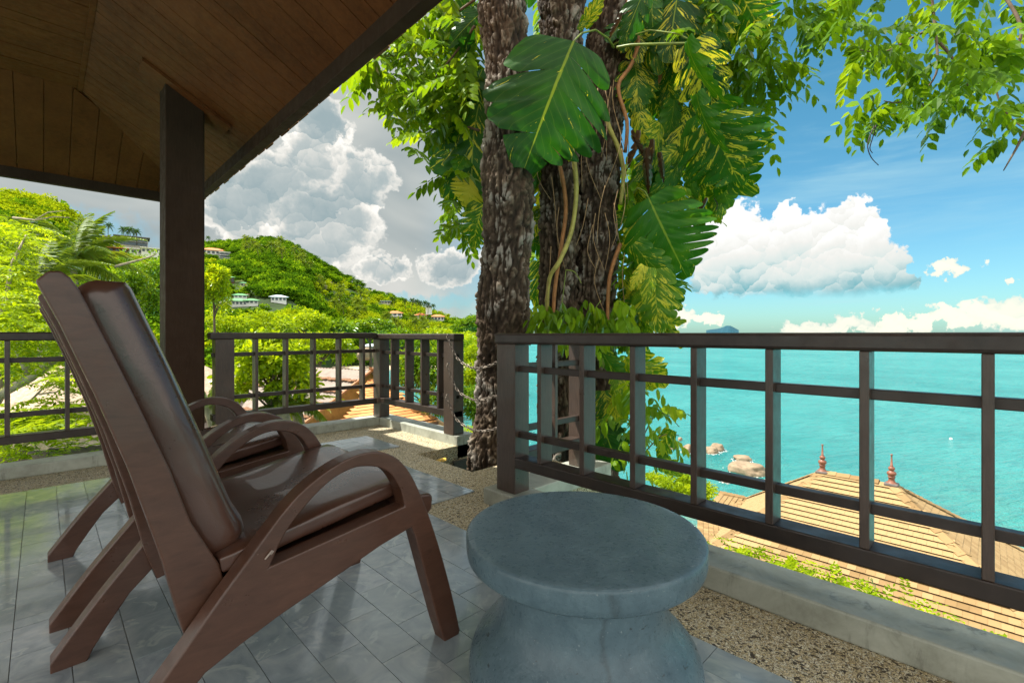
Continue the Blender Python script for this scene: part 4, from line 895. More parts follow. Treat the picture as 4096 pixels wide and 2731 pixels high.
# ------------------------------------------------------------ corrugated roof, orange tiled roof, thatch on the left
def left_roofs():
    ph = R(16); c = Vector((7.39, 13.78, -.15)); rd = Vector((-math.sin(ph), math.cos(ph), .0)); dn = Vector((-math.cos(ph), -math.sin(ph), -.52)).normalized(); n = rd.cross(dn); n = n if n.z > 0 else -n
    r = empty('corrugated_roof_shed', c, 'shed with rusty edged corrugated sheet roof seen through the far railing', 'shed'); inv = Matrix.Translation(-c)
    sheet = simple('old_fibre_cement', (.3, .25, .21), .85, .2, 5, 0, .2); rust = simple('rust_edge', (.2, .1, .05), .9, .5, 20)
    for k in range(8):
        m = MB(); ed = MB(); N_ = 150; L = 7.5; b0 = k * .62; b1 = b0 + .72
        vs = []
        for i in range(N_ + 1):
            t = L * i / N_; h = .022 * math.sin(i * math.pi / 1.5); jag = .02 * math.sin(i * .7 + k) + random.uniform(-.012, .012)
            for b, e in ((b0, 0), (b1 + jag, .05)): vs.append(c + rd * t + dn * b + n * (h + e + .01))
        m.add(vs, [(2 * i, 2 * i + 1, 2 * i + 3, 2 * i + 2) for i in range(N_)]); o = m.build('roof_sheet', sheet, r); o.matrix_parent_inverse = inv
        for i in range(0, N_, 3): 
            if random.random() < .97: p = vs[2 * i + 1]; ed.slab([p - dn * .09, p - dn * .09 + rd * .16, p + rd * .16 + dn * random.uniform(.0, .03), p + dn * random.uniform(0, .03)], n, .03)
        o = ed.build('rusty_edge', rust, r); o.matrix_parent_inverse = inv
    o = MB().slab([c - rd * .06 + dn * -.1, c + rd * .02 + dn * -.1, c + rd * .02 + dn * 5, c - rd * .06 + dn * 5], n, .06).build('barge_board', TERRA, r); o.matrix_parent_inverse = inv
    dn2 = Vector((math.cos(ph), math.sin(ph), -.75)).normalized()
    o = MB().slab([c - rd * .06, c + rd * 7, c + rd * 7 + dn2 * 2, c - rd * .06 + dn2 * 2], n, .04).build('rear_slope', sheet, r); o.matrix_parent_inverse = inv
    o = MB().slab([c - rd * .1 + dn2 * -.1, c + rd * .02 + dn2 * -.1, c + rd * .02 + dn2 * 1.6, c - rd * .1 + dn2 * 1.6], n, .08).build('barge_board', TERRA, r); o.matrix_parent_inverse = inv
    o = MB().add([c + rd * .15, c + rd * .15 + dn * 3, c + rd * .15 + dn * 3 + Vector((0, 0, -2)), c + rd * .15 + dn2 * 1.6 + Vector((0, 0, -2)), c + rd * .15 + dn2 * 1.6], [(0, 1, 2, 3, 4)]).build('gable_wall', simple('ochre_wall', (.4, .22, .06), .8), r); o.matrix_parent_inverse = inv
    OR = tilemat('orange_shingle', (.5, .19, .06), (.62, .27, .09), (.7, .34, .13), .75)
    q = [(7.5, 13.7, -.42), (7.2, 13.7, -.42), (4.95, 10.7, -1.36), (7.66, 10.7, -1.36)]; c2 = Vector(q[3])
    h = empty('orange_roof_house', c2, 'low house with orange shingle roof just beyond the far corner of the terrace', 'house'); inv2 = Matrix.Translation(-c2)
    for b, nm, mt in ((MB().slab(q, (0, 0, -1), .08), 'roof_underlay', OR), (MB().box((5.2, 11, -4.5), (7.2, 13.0, -1.5)), 'wall', CREAM), (MB().box((4.9, 10.66, -1.49), (7.7, 10.71, -1.38)), 'fascia', BRN), (MB().slab([(7.5, 13.7, -.39), (7.66, 10.7, -1.35), (9.4, 11.6, -2.2), (9.0, 13.7, -1.6)], (0, 0, -1), .08), 'side_slope', OR)):
        o = b.build(nm, mt, h); o.matrix_parent_inverse = inv2
    tile_face(h, q, (1, 0, 0), .17, .33, OR, inv2, 200, .008, nm='roof_shingle')
    th = simple('dry_thatch', (.5, .38, .28), .95, .35, 14, 0, .9)
    for (px, py, D, rad, hh, lab) in [(150, 835, 11, 1.9, 1.25, 'large pale thatched roof behind the leafy branches at the left railing'), (178, 930, 8.2, .8, .55, 'small conical thatch roof low behind the left railing'), (466, 838, 15, 1.2, .9, 'thatched roof peeking out between roof post and far railing'), (640, 893, 16, .9, .6, 'small brown thatch hut roof under the leafy tree')]:
        p = atd(px, py, D); e = empty('thatched_hut', p, lab, 'hut'); m = MB(); prof = []
        vs = []; fs = []; n_ = 72; lev = 12
        for j in range(lev + 1):
            t = j / lev
            for i in range(n_):
                a = 2 * math.pi * i / n_; rr = rad * (t ** .92) * (1 + .03 * noise.noise(Vector((math.cos(a) * 6, math.sin(a) * 6, t * 3)))) + .015; z = -hh * t + .02 * noise.noise(Vector((a * 9, t * 4, 1))) - (.05 * random.random() if j == lev else 0); vs.append((rr * math.cos(a), rr * math.sin(a), z))
        fs = [(j * n_ + i, (j + 1) * n_ + i, (j + 1) * n_ + (i + 1) % n_, j * n_ + (i + 1) % n_) for j in range(lev) for i in range(n_)]
        m.add(vs, fs); o = m.build('thatch', th, e); MB().lathe([(rad * .75, -hh - 2.5), (rad * .75, -hh * .8)], 24).build('wall', BARKB, e)
left_roofs()
# ------------------------------------------------------------ near and middle trees
def ell(px, py, hw, hh, D): 
    p = atd(px, py, D); s = 1.7415 / F * D; return p, hw * s, hh * s
def near_tree(label, px, py, hw, hh, D, mat, n, leaf, clumps=30, cs=.32, name='leafy_tree', trunk_h=4, full=False, shell=.5, group=None, cat='tree', bark=None):
    p, a, b = ell(px, py, hw, hh, D); t = empty(name, (p.x, p.y, p.z - b - trunk_h), label, cat, group)
    obj('crown', crown_mesh('crown', n, (a, a, b), mat, clumps, cs, leaf, .26, shell, full), t, loc=(0, 0, b + trunk_h))
    m = MB(); m.tube([(0, 0, -1), (.05 * a, 0, trunk_h * .5), (0, .05 * a, trunk_h + b * .6), (0, 0, trunk_h + b)], [.07 * a + .03, .06 * a + .02, .045 * a + .015, .01], 8)
    for i in range(9):
        an = random.uniform(0, 6.28); e = random.uniform(.2, .9); z0 = trunk_h + b * random.uniform(.0, .8); q = Vector((math.cos(an) * a * .75, math.sin(an) * a * .75, trunk_h + b + b * (e - .5)))
        m.tube([(0, 0, z0), q * .5 + Vector((0, 0, z0 * .5 + .1 * b)), q], [.03 * a + .008, .02 * a + .005, .004], 6)
    m.build('trunk', bark or BARKB, t); return t
near_tree('bushy rounded green tree behind the armchair cushion, left of the roof post', 312, 690, 62, 105, 27, LEAF_G, 7000, .2, 40)
near_tree('yellow green tree directly right of the roof post', 492, 668, 34, 76, 24, LEAF_Y, 4000, .17, 26)
near_tree('broad leafed tree filling the left half of the far railing', 622, 862, 84, 100, 10.5, LEAF_Y, 4200, .15, 34, .34, full=True)
near_tree('yellow green tree behind the broad leafed one in the far railing', 735, 812, 62, 50, 24, LEAF_Y, 4000, .2, 24)
near_tree('bright green tree behind the short chained railing', 985, 880, 72, 105, 14, LEAF_C, 8000, .1, 36)
near_tree('bright leafy tree between the chained railing post and the tree trunk', 1088, 880, 44, 90, 15, LEAF_Y, 5000, .1, 24)
near_tree('green tree low between the chained railing and the trunk', 1050, 930, 70, 62, 13, LEAF_C, 5000, .09, 30, trunk_h=3)
near_tree('yellow green bush low in the gap by the tree pit', 1075, 1030, 60, 55, 9, LEAF_Y, 3500, .06, 24, name='bush', cat='bush', trunk_h=1)
near_tree('bright bush below the sea railing, at the edge of the water', 1560, 1130, 75, 50, 15, LEAF_Y, 6000, .11, 34, name='bush', cat='bush', trunk_h=2)
near_tree('leafy bush under the short railing, right of the orange roof', 950, 1010, 75, 30, 9.5, LEAF_Y, 3500, .06, 24, name='bush', cat='bush', trunk_h=1)
for i, (px, py, hw, hh, D, mt, lab) in enumerate([(520, 752, 52, 42, 58, LEAF_Y, 'yellow flowering tree crown above the left end of the far railing'), (610, 752, 60, 40, 62, LEAF_Y, 'broad yellow green crown above the far railing, second from the post'), (700, 748, 55, 36, 70, LEAF_Y, 'yellow green crown above the middle of the far railing'),
      (775, 760, 40, 30, 82, LEAF_G, 'green crown over the right half of the far railing'), (850, 762, 50, 30, 90, LEAF_G, 'dark green crown over the corner of the railings'), (930, 785, 55, 30, 85, LEAF_C, 'wide crown above the short railing'), (1025, 785, 60, 34, 75, LEAF_Y, 'bright crown above the chained railing end'), (560, 742, 60, 32, 120, LEAF_Y, 'yellow crown on the lower slope, left'), (690, 735, 55, 24, 130, LEAF_Y, 'yellow crown on the lower slope, middle'), (1085, 752, 40, 26, 120, LEAF_C, 'crown on the slope touching the trunk'),
      (400, 640, 60, 60, 60, LEAF_C, 'tree crown mostly hidden behind the roof post'), (240, 640, 60, 50, 75, LEAF_C, 'crown behind the near palm'), (60, 590, 90, 50, 80, LEAF_C, 'crown behind the feathery tree at left'), (330, 628, 50, 30, 110, LEAF_C, 'low crown under the white villas')]):
    near_tree(lab, px, py, hw, hh, D, mt, 2600, .42 * D / 60, 22, .4, trunk_h=5)
# feathery tree at the left
def feather():
    p0 = atd(60, 900, 7.5); t = empty('feathery_tree', (p0.x, p0.y, -4.5), 'bright feathery leaved tree with pale branches outside the left railing', 'tree')
    P = []; Dn = []
    for (px, py, hw, hh, D, n) in [(30, 560, 60, 35, 8.5, 60), (20, 640, 60, 55, 8, 110), (30, 720, 60, 50, 7.5, 110), (110, 750, 60, 34, 7.2, 70), (40, 800, 50, 60, 7, 60), (120, 830, 60, 50, 8, 36), (100, 960, 110, 40, 6.4, 110), (20, 990, 60, 30, 6.2, 50), (200, 735, 60, 24, 9, 40), (20, 520, 60, 16, 9, 40), (180, 860, 50, 40, 7, 30)]:
        for i in range(n):
            a = random.gauss(0, .5); b = random.gauss(0, .5); q = atd(px + hw * a, py + hh * b, D + random.gauss(0, .6)); P.append(q); Dn.append((random.gauss(0, 1), random.gauss(0, 1), random.uniform(-.3, .5)))
    V = np.array(P) - np.array(t.location)
    obj('foliage', spray_mesh('foliage', V, np.array(Dn), LEAF_Y, .42, 9, .095, .2, .35, False, .25), t)
    m = MB(); o = Vector(t.location)
    def br(pts, r0, r1):
        q = [atd(*p) - o for p in pts]; n = len(q); m.tube(q, [r0 + (r1 - r0) * i / (n - 1) for i in range(n)], 8)
    br([(-60, 1000, 7.5), (0, 905, 7.4), (70, 868, 7.3), (120, 830, 7.2), (165, 795, 7.2), (200, 780, 7.2)], .085, .03); br([(70, 868, 7.3), (40, 800, 7.3), (60, 740, 7.4), (100, 690, 7.5), (130, 640, 7.6)], .05, .015); br([(120, 830, 7.2), (150, 810, 7), (190, 830, 6.9), (230, 812, 6.8)], .02, .006)
    br([(0, 905, 7.4), (-20, 800, 7.6), (10, 700, 7.8), (30, 600, 8), (60, 540, 8.2)], .06, .012); br([(90, 905, 7.2), (130, 900, 7.1), (170, 872, 7), (210, 862, 6.9)], .014, .005); br([(60, 930, 7), (110, 880, 7), (150, 850, 7), (210, 790, 7)], .016, .005)
    br([(30, 500, 9), (80, 506, 9), (125, 498, 9), (160, 500, 9)], .022, .006); br([(80, 506, 9), (110, 488, 9), (150, 484, 9)], .014, .005); br([(265, 612, 20), (310, 600, 20), (345, 590, 20), (360, 583, 20)], .06, .015)
    tag(m.build('branches', BARKL, t), kind='stuff')
feather()
Vn, Fn, Tn = palm_fronds(1, 1.0, 34, .5)
def frond(L, seed, droop=.6):
    random.seed(seed); VV = []; FF = []; off = 0; nl = 40; t = np.linspace(.06, 1, nl)[:, None]; q = np.array([[1.0, 0, 0]]) * L * t + np.array([0, 0, 1.0]) * (L * (.25 * t - droop * t ** 2.3))
    for sg in (1, -1):
        ln = L * .27 * np.sin(np.pi * np.clip(.2 + .75 * t[:, 0], 0, 1)); dd = np.array([[.55, sg * .75, -.45]]) + rng.normal(size=(nl, 3)) * .09; V, Fc, _ = leaves(q, dd, np.tile([0, 0, 1.0], (nl, 1)), ln, L * .011, curl=.3); VV.append(V); FF.append(Fc + off); off += len(V)
    V, Fc, _ = leaves(q[:-1], np.diff(q, axis=0), np.tile([0, 1.0, 0], (nl - 1, 1)), L / nl * 1.25, L * .009); VV.append(V); FF.append(Fc + off)
    V = np.concatenate(VV); return np_mesh('frond', V, np.concatenate(FF), LEAF_P, rng.random(len(V)) * .2 + .3 + .4 * random.random(), False)
def near_palm(px, py, D, L, label, n=20, th=6, coco=True):
    p = atd(px, py, D); t = empty('coconut_palm', (p.x, p.y, p.z - th), label, 'palm'); fr = [frond(L, 3 + k, d) for k, d in enumerate((.45, .6, .8))]
    for i in range(n):
        el_ = 1.25 - 1.75 * i / n; o = obj('frond', fr[i % 3], t, loc=(0, 0, th)); o.rotation_euler = (random.uniform(-.2, .2), -el_, i * 2.39996)
    MB().tube([(.3, 0, -2), (.15, .1, th * .5), (0, 0, th)], [.16, .13, .12], 10).build('trunk', BARKL, t)
    if coco:
        for i in range(6): bm = bmesh.new(); bmesh.ops.create_icosphere(bm, subdivisions=2, radius=.11); me = bpy.data.meshes.new('coconut'); bm.to_mesh(me); bm.free(); me.materials.append(ORNG if i % 2 else BRN); obj('coconut', me, t, loc=(.18 * math.cos(i), .18 * math.sin(i), th - .18))
near_palm(168, 598, 21, 2.7, 'coconut palm with orange nuts in front of the hill, above the armchair')
near_palm(82, 650, 15, 2.0, 'bright coconut palm at left, lower than the one with orange nuts', 18, 4, False)
near_palm(680, 935, 11.5, 1.0, 'young palm below the broad leafed tree in the far railing', 14, 1.2, False)
near_palm(645, 930, 10.5, .7, 'small drooping palm left of the young palm', 12, 1.0, False)
near_palm(480, 925, 9, .7, 'little palm low between the roof post and far railing', 12, 1.0, False)
# planting just outside the left kerb
for (px, py, D, lab, n) in [(95, 1040, 5.9, 'bright yellow green fern just outside the left kerb', 26), (20, 1030, 5.8, 'green fern at the left edge outside the kerb', 22), (190, 1020, 6.1, 'small fern behind the armchair frame outside the kerb', 18)]:
    p = atd(px, py, D); t = empty('fern', p, lab, 'fern'); a = np.array([[math.cos(i * 2.4), math.sin(i * 2.4), .5] for i in range(n)]); obj('fronds', spray_mesh('fronds', np.zeros((n, 3)) + rng.normal(size=(n, 3)) * .12, a, LEAF_Y, .26, 12, .06, .2, .5, False, .1), t)
# ------------------------------------------------------------ the big trees by the pit
def barkmat():
    m, t, b = pmat('rough_bark', .85, .25); co = geo_co(t); a = t.new('ShaderNodeAttribute', attribute_name='tint').outputs['Fac']; n = t.noise(t.vm('MULTIPLY', co, (1, 1, .45)), 26, 6, .7, .5); n2 = t.noise(co, 3.2, 4, .6)
    f = t.m('ADD', t.m('MULTIPLY', a, .62), t.m('MULTIPLY', n, .42)); col = t.ramp(f, [(.2, (.012, .008, .005)), (.42, (.05, .033, .02)), (.66, (.14, .105, .07)), (.92, (.38, .34, .28))])  # cracks darker by tint: own bark tone plus crevice shade put into the colour
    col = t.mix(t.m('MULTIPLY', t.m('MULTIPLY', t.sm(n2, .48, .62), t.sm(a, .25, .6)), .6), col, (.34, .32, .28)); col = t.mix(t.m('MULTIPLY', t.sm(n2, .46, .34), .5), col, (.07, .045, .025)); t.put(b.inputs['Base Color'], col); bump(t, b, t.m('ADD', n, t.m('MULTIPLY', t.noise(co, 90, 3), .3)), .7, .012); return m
BARK = barkmat()
def trunk(parent, path, D, amp, seed, name='trunk', nr=150, dz=.0125, D2=None):
    """path: (px,py,radius) in full photo pixels at distance D"""
    P = [at(px, py, D) for px, py, r in path]; rr = [r for *_, r in path]; ln = [0]
    for i in range(1, len(P)): ln.append(ln[-1] + (P[i] - P[i - 1]).length)
    n = int(ln[-1] / dz); S_ = np.linspace(0, ln[-1], n); X = np.interp(S_, ln, [p.x for p in P]); Y = np.interp(S_, ln, [p.y for p in P]); Z = np.interp(S_, ln, [p.z for p in P]); Q = np.interp(S_, ln, rr)
    k = 9; ker = np.hanning(2 * k + 1); ker /= ker.sum()
    sm_ = lambda A: np.convolve(np.pad(A, k, 'edge'), ker, 'valid'); X, Y, Z, Q = sm_(X), sm_(Y), sm_(Z), sm_(Q)
    V = np.zeros((n, nr, 3)); T = np.zeros((n, nr)); off = Vector(parent.location)
    for i in range(n):
        for j in range(nr):
            a = 2 * math.pi * j / nr; c, s = math.cos(a), math.sin(a); r = Q[i]; z = Z[i]
            w0 = Vector((c * r * 17, s * r * 17, z * 5.5 + seed)); wv = w0 + noise.noise_vector(w0 * .6) * .9 + noise.noise_vector(w0 * 2.1) * .35; w1 = wv * 2.3
            A1 = Vector((c * r * 26, s * r * 26, z * 5 + seed)); A1 += noise.noise_vector(A1 * .7) * .8; A2 = Vector((c * r * 20 + 7, s * r * 20, z * 17 + seed)); A2 += noise.noise_vector(A2 * .8) * .7
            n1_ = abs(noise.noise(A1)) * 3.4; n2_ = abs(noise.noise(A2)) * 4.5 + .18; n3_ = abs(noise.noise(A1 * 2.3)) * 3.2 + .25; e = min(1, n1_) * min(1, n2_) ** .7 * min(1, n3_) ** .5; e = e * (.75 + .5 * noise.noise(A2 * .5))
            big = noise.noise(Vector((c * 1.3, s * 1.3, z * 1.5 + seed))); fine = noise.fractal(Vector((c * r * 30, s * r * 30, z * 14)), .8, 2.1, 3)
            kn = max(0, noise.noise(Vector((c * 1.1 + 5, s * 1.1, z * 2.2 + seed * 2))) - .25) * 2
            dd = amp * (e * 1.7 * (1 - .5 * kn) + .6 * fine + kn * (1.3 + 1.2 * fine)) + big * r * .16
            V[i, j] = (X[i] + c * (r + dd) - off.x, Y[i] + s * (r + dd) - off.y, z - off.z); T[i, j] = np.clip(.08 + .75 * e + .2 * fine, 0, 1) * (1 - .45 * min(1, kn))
    i, j = np.meshgrid(np.arange(n - 1), np.arange(nr), indexing='ij'); q = (i * nr + j).ravel(); q2 = (i * nr + (j + 1) % nr).ravel()
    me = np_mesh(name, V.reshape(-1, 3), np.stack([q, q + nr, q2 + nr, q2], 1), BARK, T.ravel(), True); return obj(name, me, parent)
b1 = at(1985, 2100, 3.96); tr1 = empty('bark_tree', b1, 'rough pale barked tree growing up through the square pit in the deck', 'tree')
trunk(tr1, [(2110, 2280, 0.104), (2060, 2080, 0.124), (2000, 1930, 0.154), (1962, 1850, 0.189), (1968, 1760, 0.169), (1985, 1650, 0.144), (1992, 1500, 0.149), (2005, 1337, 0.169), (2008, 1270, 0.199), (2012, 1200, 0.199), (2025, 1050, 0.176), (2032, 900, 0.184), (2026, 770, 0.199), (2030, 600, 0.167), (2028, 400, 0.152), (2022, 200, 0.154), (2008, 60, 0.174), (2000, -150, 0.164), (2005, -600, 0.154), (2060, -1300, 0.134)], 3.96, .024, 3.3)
b2 = at(2330, 2300, 4.6); tr2 = empty('twin_trunk_tree', b2, 'large twin trunked tree wrapped in climbing vine behind the railing corner', 'tree')
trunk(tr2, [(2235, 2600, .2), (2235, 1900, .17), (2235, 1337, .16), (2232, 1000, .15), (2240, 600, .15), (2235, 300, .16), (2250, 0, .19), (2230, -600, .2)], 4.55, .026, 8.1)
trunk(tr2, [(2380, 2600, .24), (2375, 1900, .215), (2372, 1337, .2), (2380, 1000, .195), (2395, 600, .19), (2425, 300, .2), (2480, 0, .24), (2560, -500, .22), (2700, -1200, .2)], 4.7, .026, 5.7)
# ---- canopy of leaflets
def canopy(parent, E_, mat, L, lf, pairs=5, lw=.25, droop=.5, hang=.7, name='foliage', out=(0, 0, 0)):
    P = []; Dn = []
    for (px, py, hw, hh, D, n) in E_:
        for i in range(n):
            a, b = random.uniform(-1, 1), random.uniform(-1, 1)
            if a * a + b * b > 1.05: continue
            P.append(atd(px + hw * a, py + hh * b, D + random.uniform(-.45, .45))); Dn.append((random.gauss(out[0], .8), random.gauss(out[1], .8), random.uniform(-.7, .15)))
    o = obj(name, spray_mesh(name, np.array(P) - np.array(parent.location), np.array(Dn), mat, L, pairs, lf, lw, droop, True, hang), parent); tag(o, kind='stuff'); return o
def twigs(parent, paths, r0, r1, name='branch', mat=None):
    o = Vector(parent.location)
    for pts in paths:
        q = [atd(*p) - o for p in pts]; Q = []
        for i in range(len(q) - 1):
            for k in range(4):
                t = k / 4; p0, p1, p2, p3 = q[max(i - 1, 0)], q[i], q[i + 1], q[min(i + 2, len(q) - 1)]
                Q.append(.5 * ((2 * p1) + (p2 - p0) * t + (2 * p0 - 5 * p1 + 4 * p2 - p3) * t * t + (3 * p1 - p0 - 3 * p2 + p3) * t ** 3))
        Q.append(q[-1]); n = len(Q); MB().tube(Q, [(r0 + (r1 - r0) * i / (n - 1)) * (1 + .15 * noise.noise(Vector((i * .9, r0 * 99, 0)))) for i in range(n)], 8).build(name, mat or BARKB, parent)
LE = [(1000, 40, 110, 60, 4.6, 57), (1060, 130, 60, 90, 4.3, 38), (920, 110, 70, 45, 4.6, 20), (960, 190, 75, 45, 4.4, 19), (860, 145, 45, 32, 4.5, 16), (1060, 230, 50, 50, 4.5, 20), (985, 265, 40, 36, 4.3, 11), (905, 190, 50, 30, 4.4, 11), (965, 335, 30, 34, 4.2, 5), (1050, 420, 26, 60, 4.6, 9), (1060, 500, 22, 30, 4.6, 5), (1240, 540, 20, 70, 5.2, 11), (1235, 440, 18, 40, 5.2, 6), (1080, -60, 120, 60, 4.6, 40), (1240, 20, 30, 60, 5.3, 8)]
canopy(tr1, LE, LEAF_C, .3, .125)
twigs(tr1, [[(1090, 60, 4.1), (1040, 130, 4.3), (980, 195, 4.5), (900, 215, 4.5), (850, 165, 4.5)], [(1100, 300, 4.1), (1040, 285, 4.3), (990, 300, 4.3), (960, 330, 4.2)], [(1090, 0, 4.1), (1010, 60, 4.5), (950, 120, 4.6), (880, 130, 4.5)]], .012, .003)
RE = [(1660, 40, 90, 60, 4.4, 35), (1760, 60, 60, 45, 4.4, 16), (1850, 40, 60, 32, 4.4, 11), (1700, 160, 60, 60, 4.5, 20), (1775, 150, 36, 32, 4.3, 11), (1715, 250, 32, 34, 4.4, 9), (1600, 470, 30, 40, 4.6, 8), (1500, 620, 60, 60, 4.9, 16), (1480, 400, 50, 80, 5.0, 32), (1560, 300, 60, 90, 5.1, 32), (1420, 540, 40, 80, 5.2, 24), (1440, 700, 40, 40, 5, 11), (1900, 20, 40, 22, 4.3, 6), (1700, -70, 150, 50, 4.5, 40)]
canopy(tr2, RE, LEAF_C, .3, .13)
tr3 = empty('overhanging_branch', atd(2150, -300, 3.4), 'leafy branch with dark seed pods hanging in from the top right corner', 'branch')
canopy(tr3, [(2000, 110, 75, 50, 3.5, 12), (2080, 90, 90, 60, 3.4, 17), (2100, 180, 80, 60, 3.3, 15), (2020, 220, 65, 45, 3.4, 9), (2200, 50, 130, 55, 3.3, 19), (2240, 170, 80, 70, 3.2, 16), (2180, 240, 60, 30, 3.3, 6), (2300, 120, 60, 80, 3.2, 12), (2320, 240, 45, 40, 3.1, 6), (2330, 330, 24, 26, 3.1, 1), (2310, 390, 20, 8, 3.1, 1), (1960, 60, 40, 40, 3.6, 5), (2150, -50, 200, 50, 3.4, 23), (2030, 270, 30, 25, 3.4, 3)], LEAF_C, .24, .095, 5, .26)
twigs(tr3, [[(2135, -40, 3.4), (2145, 40, 3.4), (2152, 110, 3.35), (2150, 170, 3.3), (2110, 222, 3.35), (2060, 236, 3.4), (2030, 232, 3.4)], [(2150, 90, 3.4), (2185, 130, 3.35), (2215, 180, 3.3), (2235, 225, 3.3)], [(2300, -20, 3.3), (2345, 60, 3.2), (2330, 120, 3.2), (2300, 165, 3.2), (2290, 215, 3.2), (2320, 270, 3.15), (2360, 300, 3.1)], [(2150, 60, 3.4), (2090, 90, 3.5), (2030, 120, 3.5), (1975, 115, 3.5)], [(2360, 290, 3.1), (2335, 340, 3.1), (2305, 392, 3.1)]], .011, .003)
PODM = simple('dark_seed_pod', (.03, .015, .03), .5)
twigs(tr3, [[(2008, 290, 3.4), (1993, 330, 3.4), (2000, 360, 3.4), (2018, 380, 3.4)], [(2012, 288, 3.4), (2005, 315, 3.4), (1998, 340, 3.4), (2004, 352, 3.4)], [(2100, 222, 3.35), (2122, 244, 3.35), (2106, 262, 3.35), (2112, 280, 3.35)], [(2104, 222, 3.35), (2130, 236, 3.35), (2128, 250, 3.35)], [(1640, 455, 4.5), (1648, 470, 4.5), (1644, 485, 4.5)]], .004, .0025, 'seed_pod', PODM)
# ---- climbing vine with large split leaves
def vineleaf_mat():
    m = bpy.data.materials.new('vine_leaf'); m.use_nodes = True; m.node_tree.nodes.clear(); t = NT(m.node_tree); o = t.new('ShaderNodeOutputMaterial'); uv = t.new('ShaderNodeUVMap').outputs[0]; sp = t.new('ShaderNodeSeparateXYZ'); t.l.new(uv, sp.inputs[0])
    u = t.m('ABSOLUTE', t.m('SUBTRACT', sp.outputs[0], .5)); v = sp.outputs[1]; oi = t.new('ShaderNodeObjectInfo'); sc_ = t.new('ShaderNodeSeparateColor'); t.l.new(oi.outputs['Color'], sc_.inputs[0]); ye, li = sc_.outputs[0], sc_.outputs[1]
    vv = t.m('SUBTRACT', v, t.m('MULTIPLY', u, .55)); rn = t.m('MULTIPLY', oi.outputs['Random'], 20.0); side = t.m('MULTIPLY', t.m('GREATER_THAN', sp.outputs[0], .5), 3.3)
    ns = t.noise(t.comb(t.m('ADD', t.m('MULTIPLY', u, 2.2), rn), t.m('ADD', t.m('MULTIPLY', vv, 9.0), side), rn), 1.6, 5, .7, .3)
    var = t.m('MULTIPLY', t.sm(t.m('ADD', ns, t.m('MULTIPLY', ye, .36)), .645, .675), 1.0)
    mid = t.sm(u, .016, .006); vein = t.m('MULTIPLY', t.sm(t.m('ABSOLUTE', t.m('SUBTRACT', t.m('FRACT', t.m('MULTIPLY', vv, 12.0)), .5)), .06, .0), .4)
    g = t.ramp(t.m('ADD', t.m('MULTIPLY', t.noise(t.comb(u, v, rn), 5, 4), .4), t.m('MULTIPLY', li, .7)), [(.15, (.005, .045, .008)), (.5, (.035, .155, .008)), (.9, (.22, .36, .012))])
    g = t.mix(t.m('MAXIMUM', t.m('MULTIPLY', mid, .9), t.m('MULTIPLY', vein, .35)), g, (.24, .33, .03)); col = t.mix(var, g, (.6, .56, .04))
    d = t.new('ShaderNodeBsdfPrincipled'); t.put(d.inputs['Base Color'], col); d.inputs['Roughness'].default_value = .38; d.inputs['Specular IOR Level'].default_value = .3
    b = t.new('ShaderNodeBump'); b.inputs['Strength'].default_value = .25; b.inputs['Distance'].default_value = .006; t.put(b.inputs['Height'], t.m('MULTIPLY', t.m('SINE', t.m('MULTIPLY', vv, 75.0)), .5)); t.l.new(b.outputs[0], d.inputs['Normal'])
    tr = t.new('ShaderNodeBsdfTranslucent'); t.put(tr.inputs[0], t.mix(1.0, col, (1.6, 1.5, .4), 'MULTIPLY')); mx = t.new('ShaderNodeMixShader'); mx.inputs[0].default_value = .4; t.l.new(d.outputs[0], mx.inputs[1]); t.l.new(tr.outputs[0], mx.inputs[2]); t.l.new(mx.outputs[0], o.inputs[0]); return m
VLM = vineleaf_mat()
def split_leaf(seed, cuts2=8, depth=.5, wid=.46, droop=.35, cup=.25, twist=0.0):
    r_ = random.Random(seed); VV = []; UU = []; FF = []; off = 0; nu = 9; nc = 5
    half = lambda t: wid * (math.sin(math.pi * min(1, (t * .93 + .07)) ** .72) ** .75) * (1.0 if t > .04 else .85)
    for s in (1, -1):
        cuts = cuts2 if not hasattr(cuts2, '__len__') else cuts2[0 if s > 0 else 1]
        for k in range(cuts):
            t0, t1 = k / cuts, (k + 1) / cuts; dcut = depth * r_.uniform(.6, 1.25) if 0 < k < cuts else .2; gap = r_.uniform(.05, .26) if r_.random() < .7 else 0; bend = r_.uniform(-.05, .05)
            for a in range(nu + 1):
                u = a / nu; g = gap * max(0, (u - (1 - dcut)) / dcut) ** 1.3
                for c in range(nc + 1):
                    tt = t0 + (t1 - t0) * (.5 + (c / nc - .5) * (1 - g)); tip = 1 - .16 * (abs(c / nc - .42) * 2) ** 2 * (1 if k < cuts - 1 else .3)
                    hw = half((t0 + t1) / 2 * .45 + tt * .55) * tip * u; y = tt + hw * (.52 * (1 - tt) + .1) - (0.16 * u * (1 - tt) ** 6); x = s * hw
                    z = -droop * max(0, y) ** 2 - cup * x * x * 1.4 + .02 * math.sin(tt * 38) * u + bend * u * u; VV.append((x, y, z)); UU.append((.5 + s * u * .5, tt))
            for a in range(nu):
                for c in range(nc):
                    q = off + a * (nc + 1) + c; FF.append((q, q + 1, q + nc + 2, q + nc + 1) if s > 0 else (q, q + nc + 1, q + nc + 2, q + 1))
            off += (nu + 1) * (nc + 1)
    return np_mesh('leaf', np.array(VV), np.array(FF), VLM, None, True, np.array(UU))
LV = [split_leaf(1, (4, 8), .55, .56), split_leaf(2, 7, .4, .46, .5), split_leaf(3, 5, .22, .42, .2, .5), split_leaf(4, 5, .1, .36, .6, .9), split_leaf(15, 10, .6, .5, .25, .15), split_leaf(6, 5, .05, .33, .45, .6)]
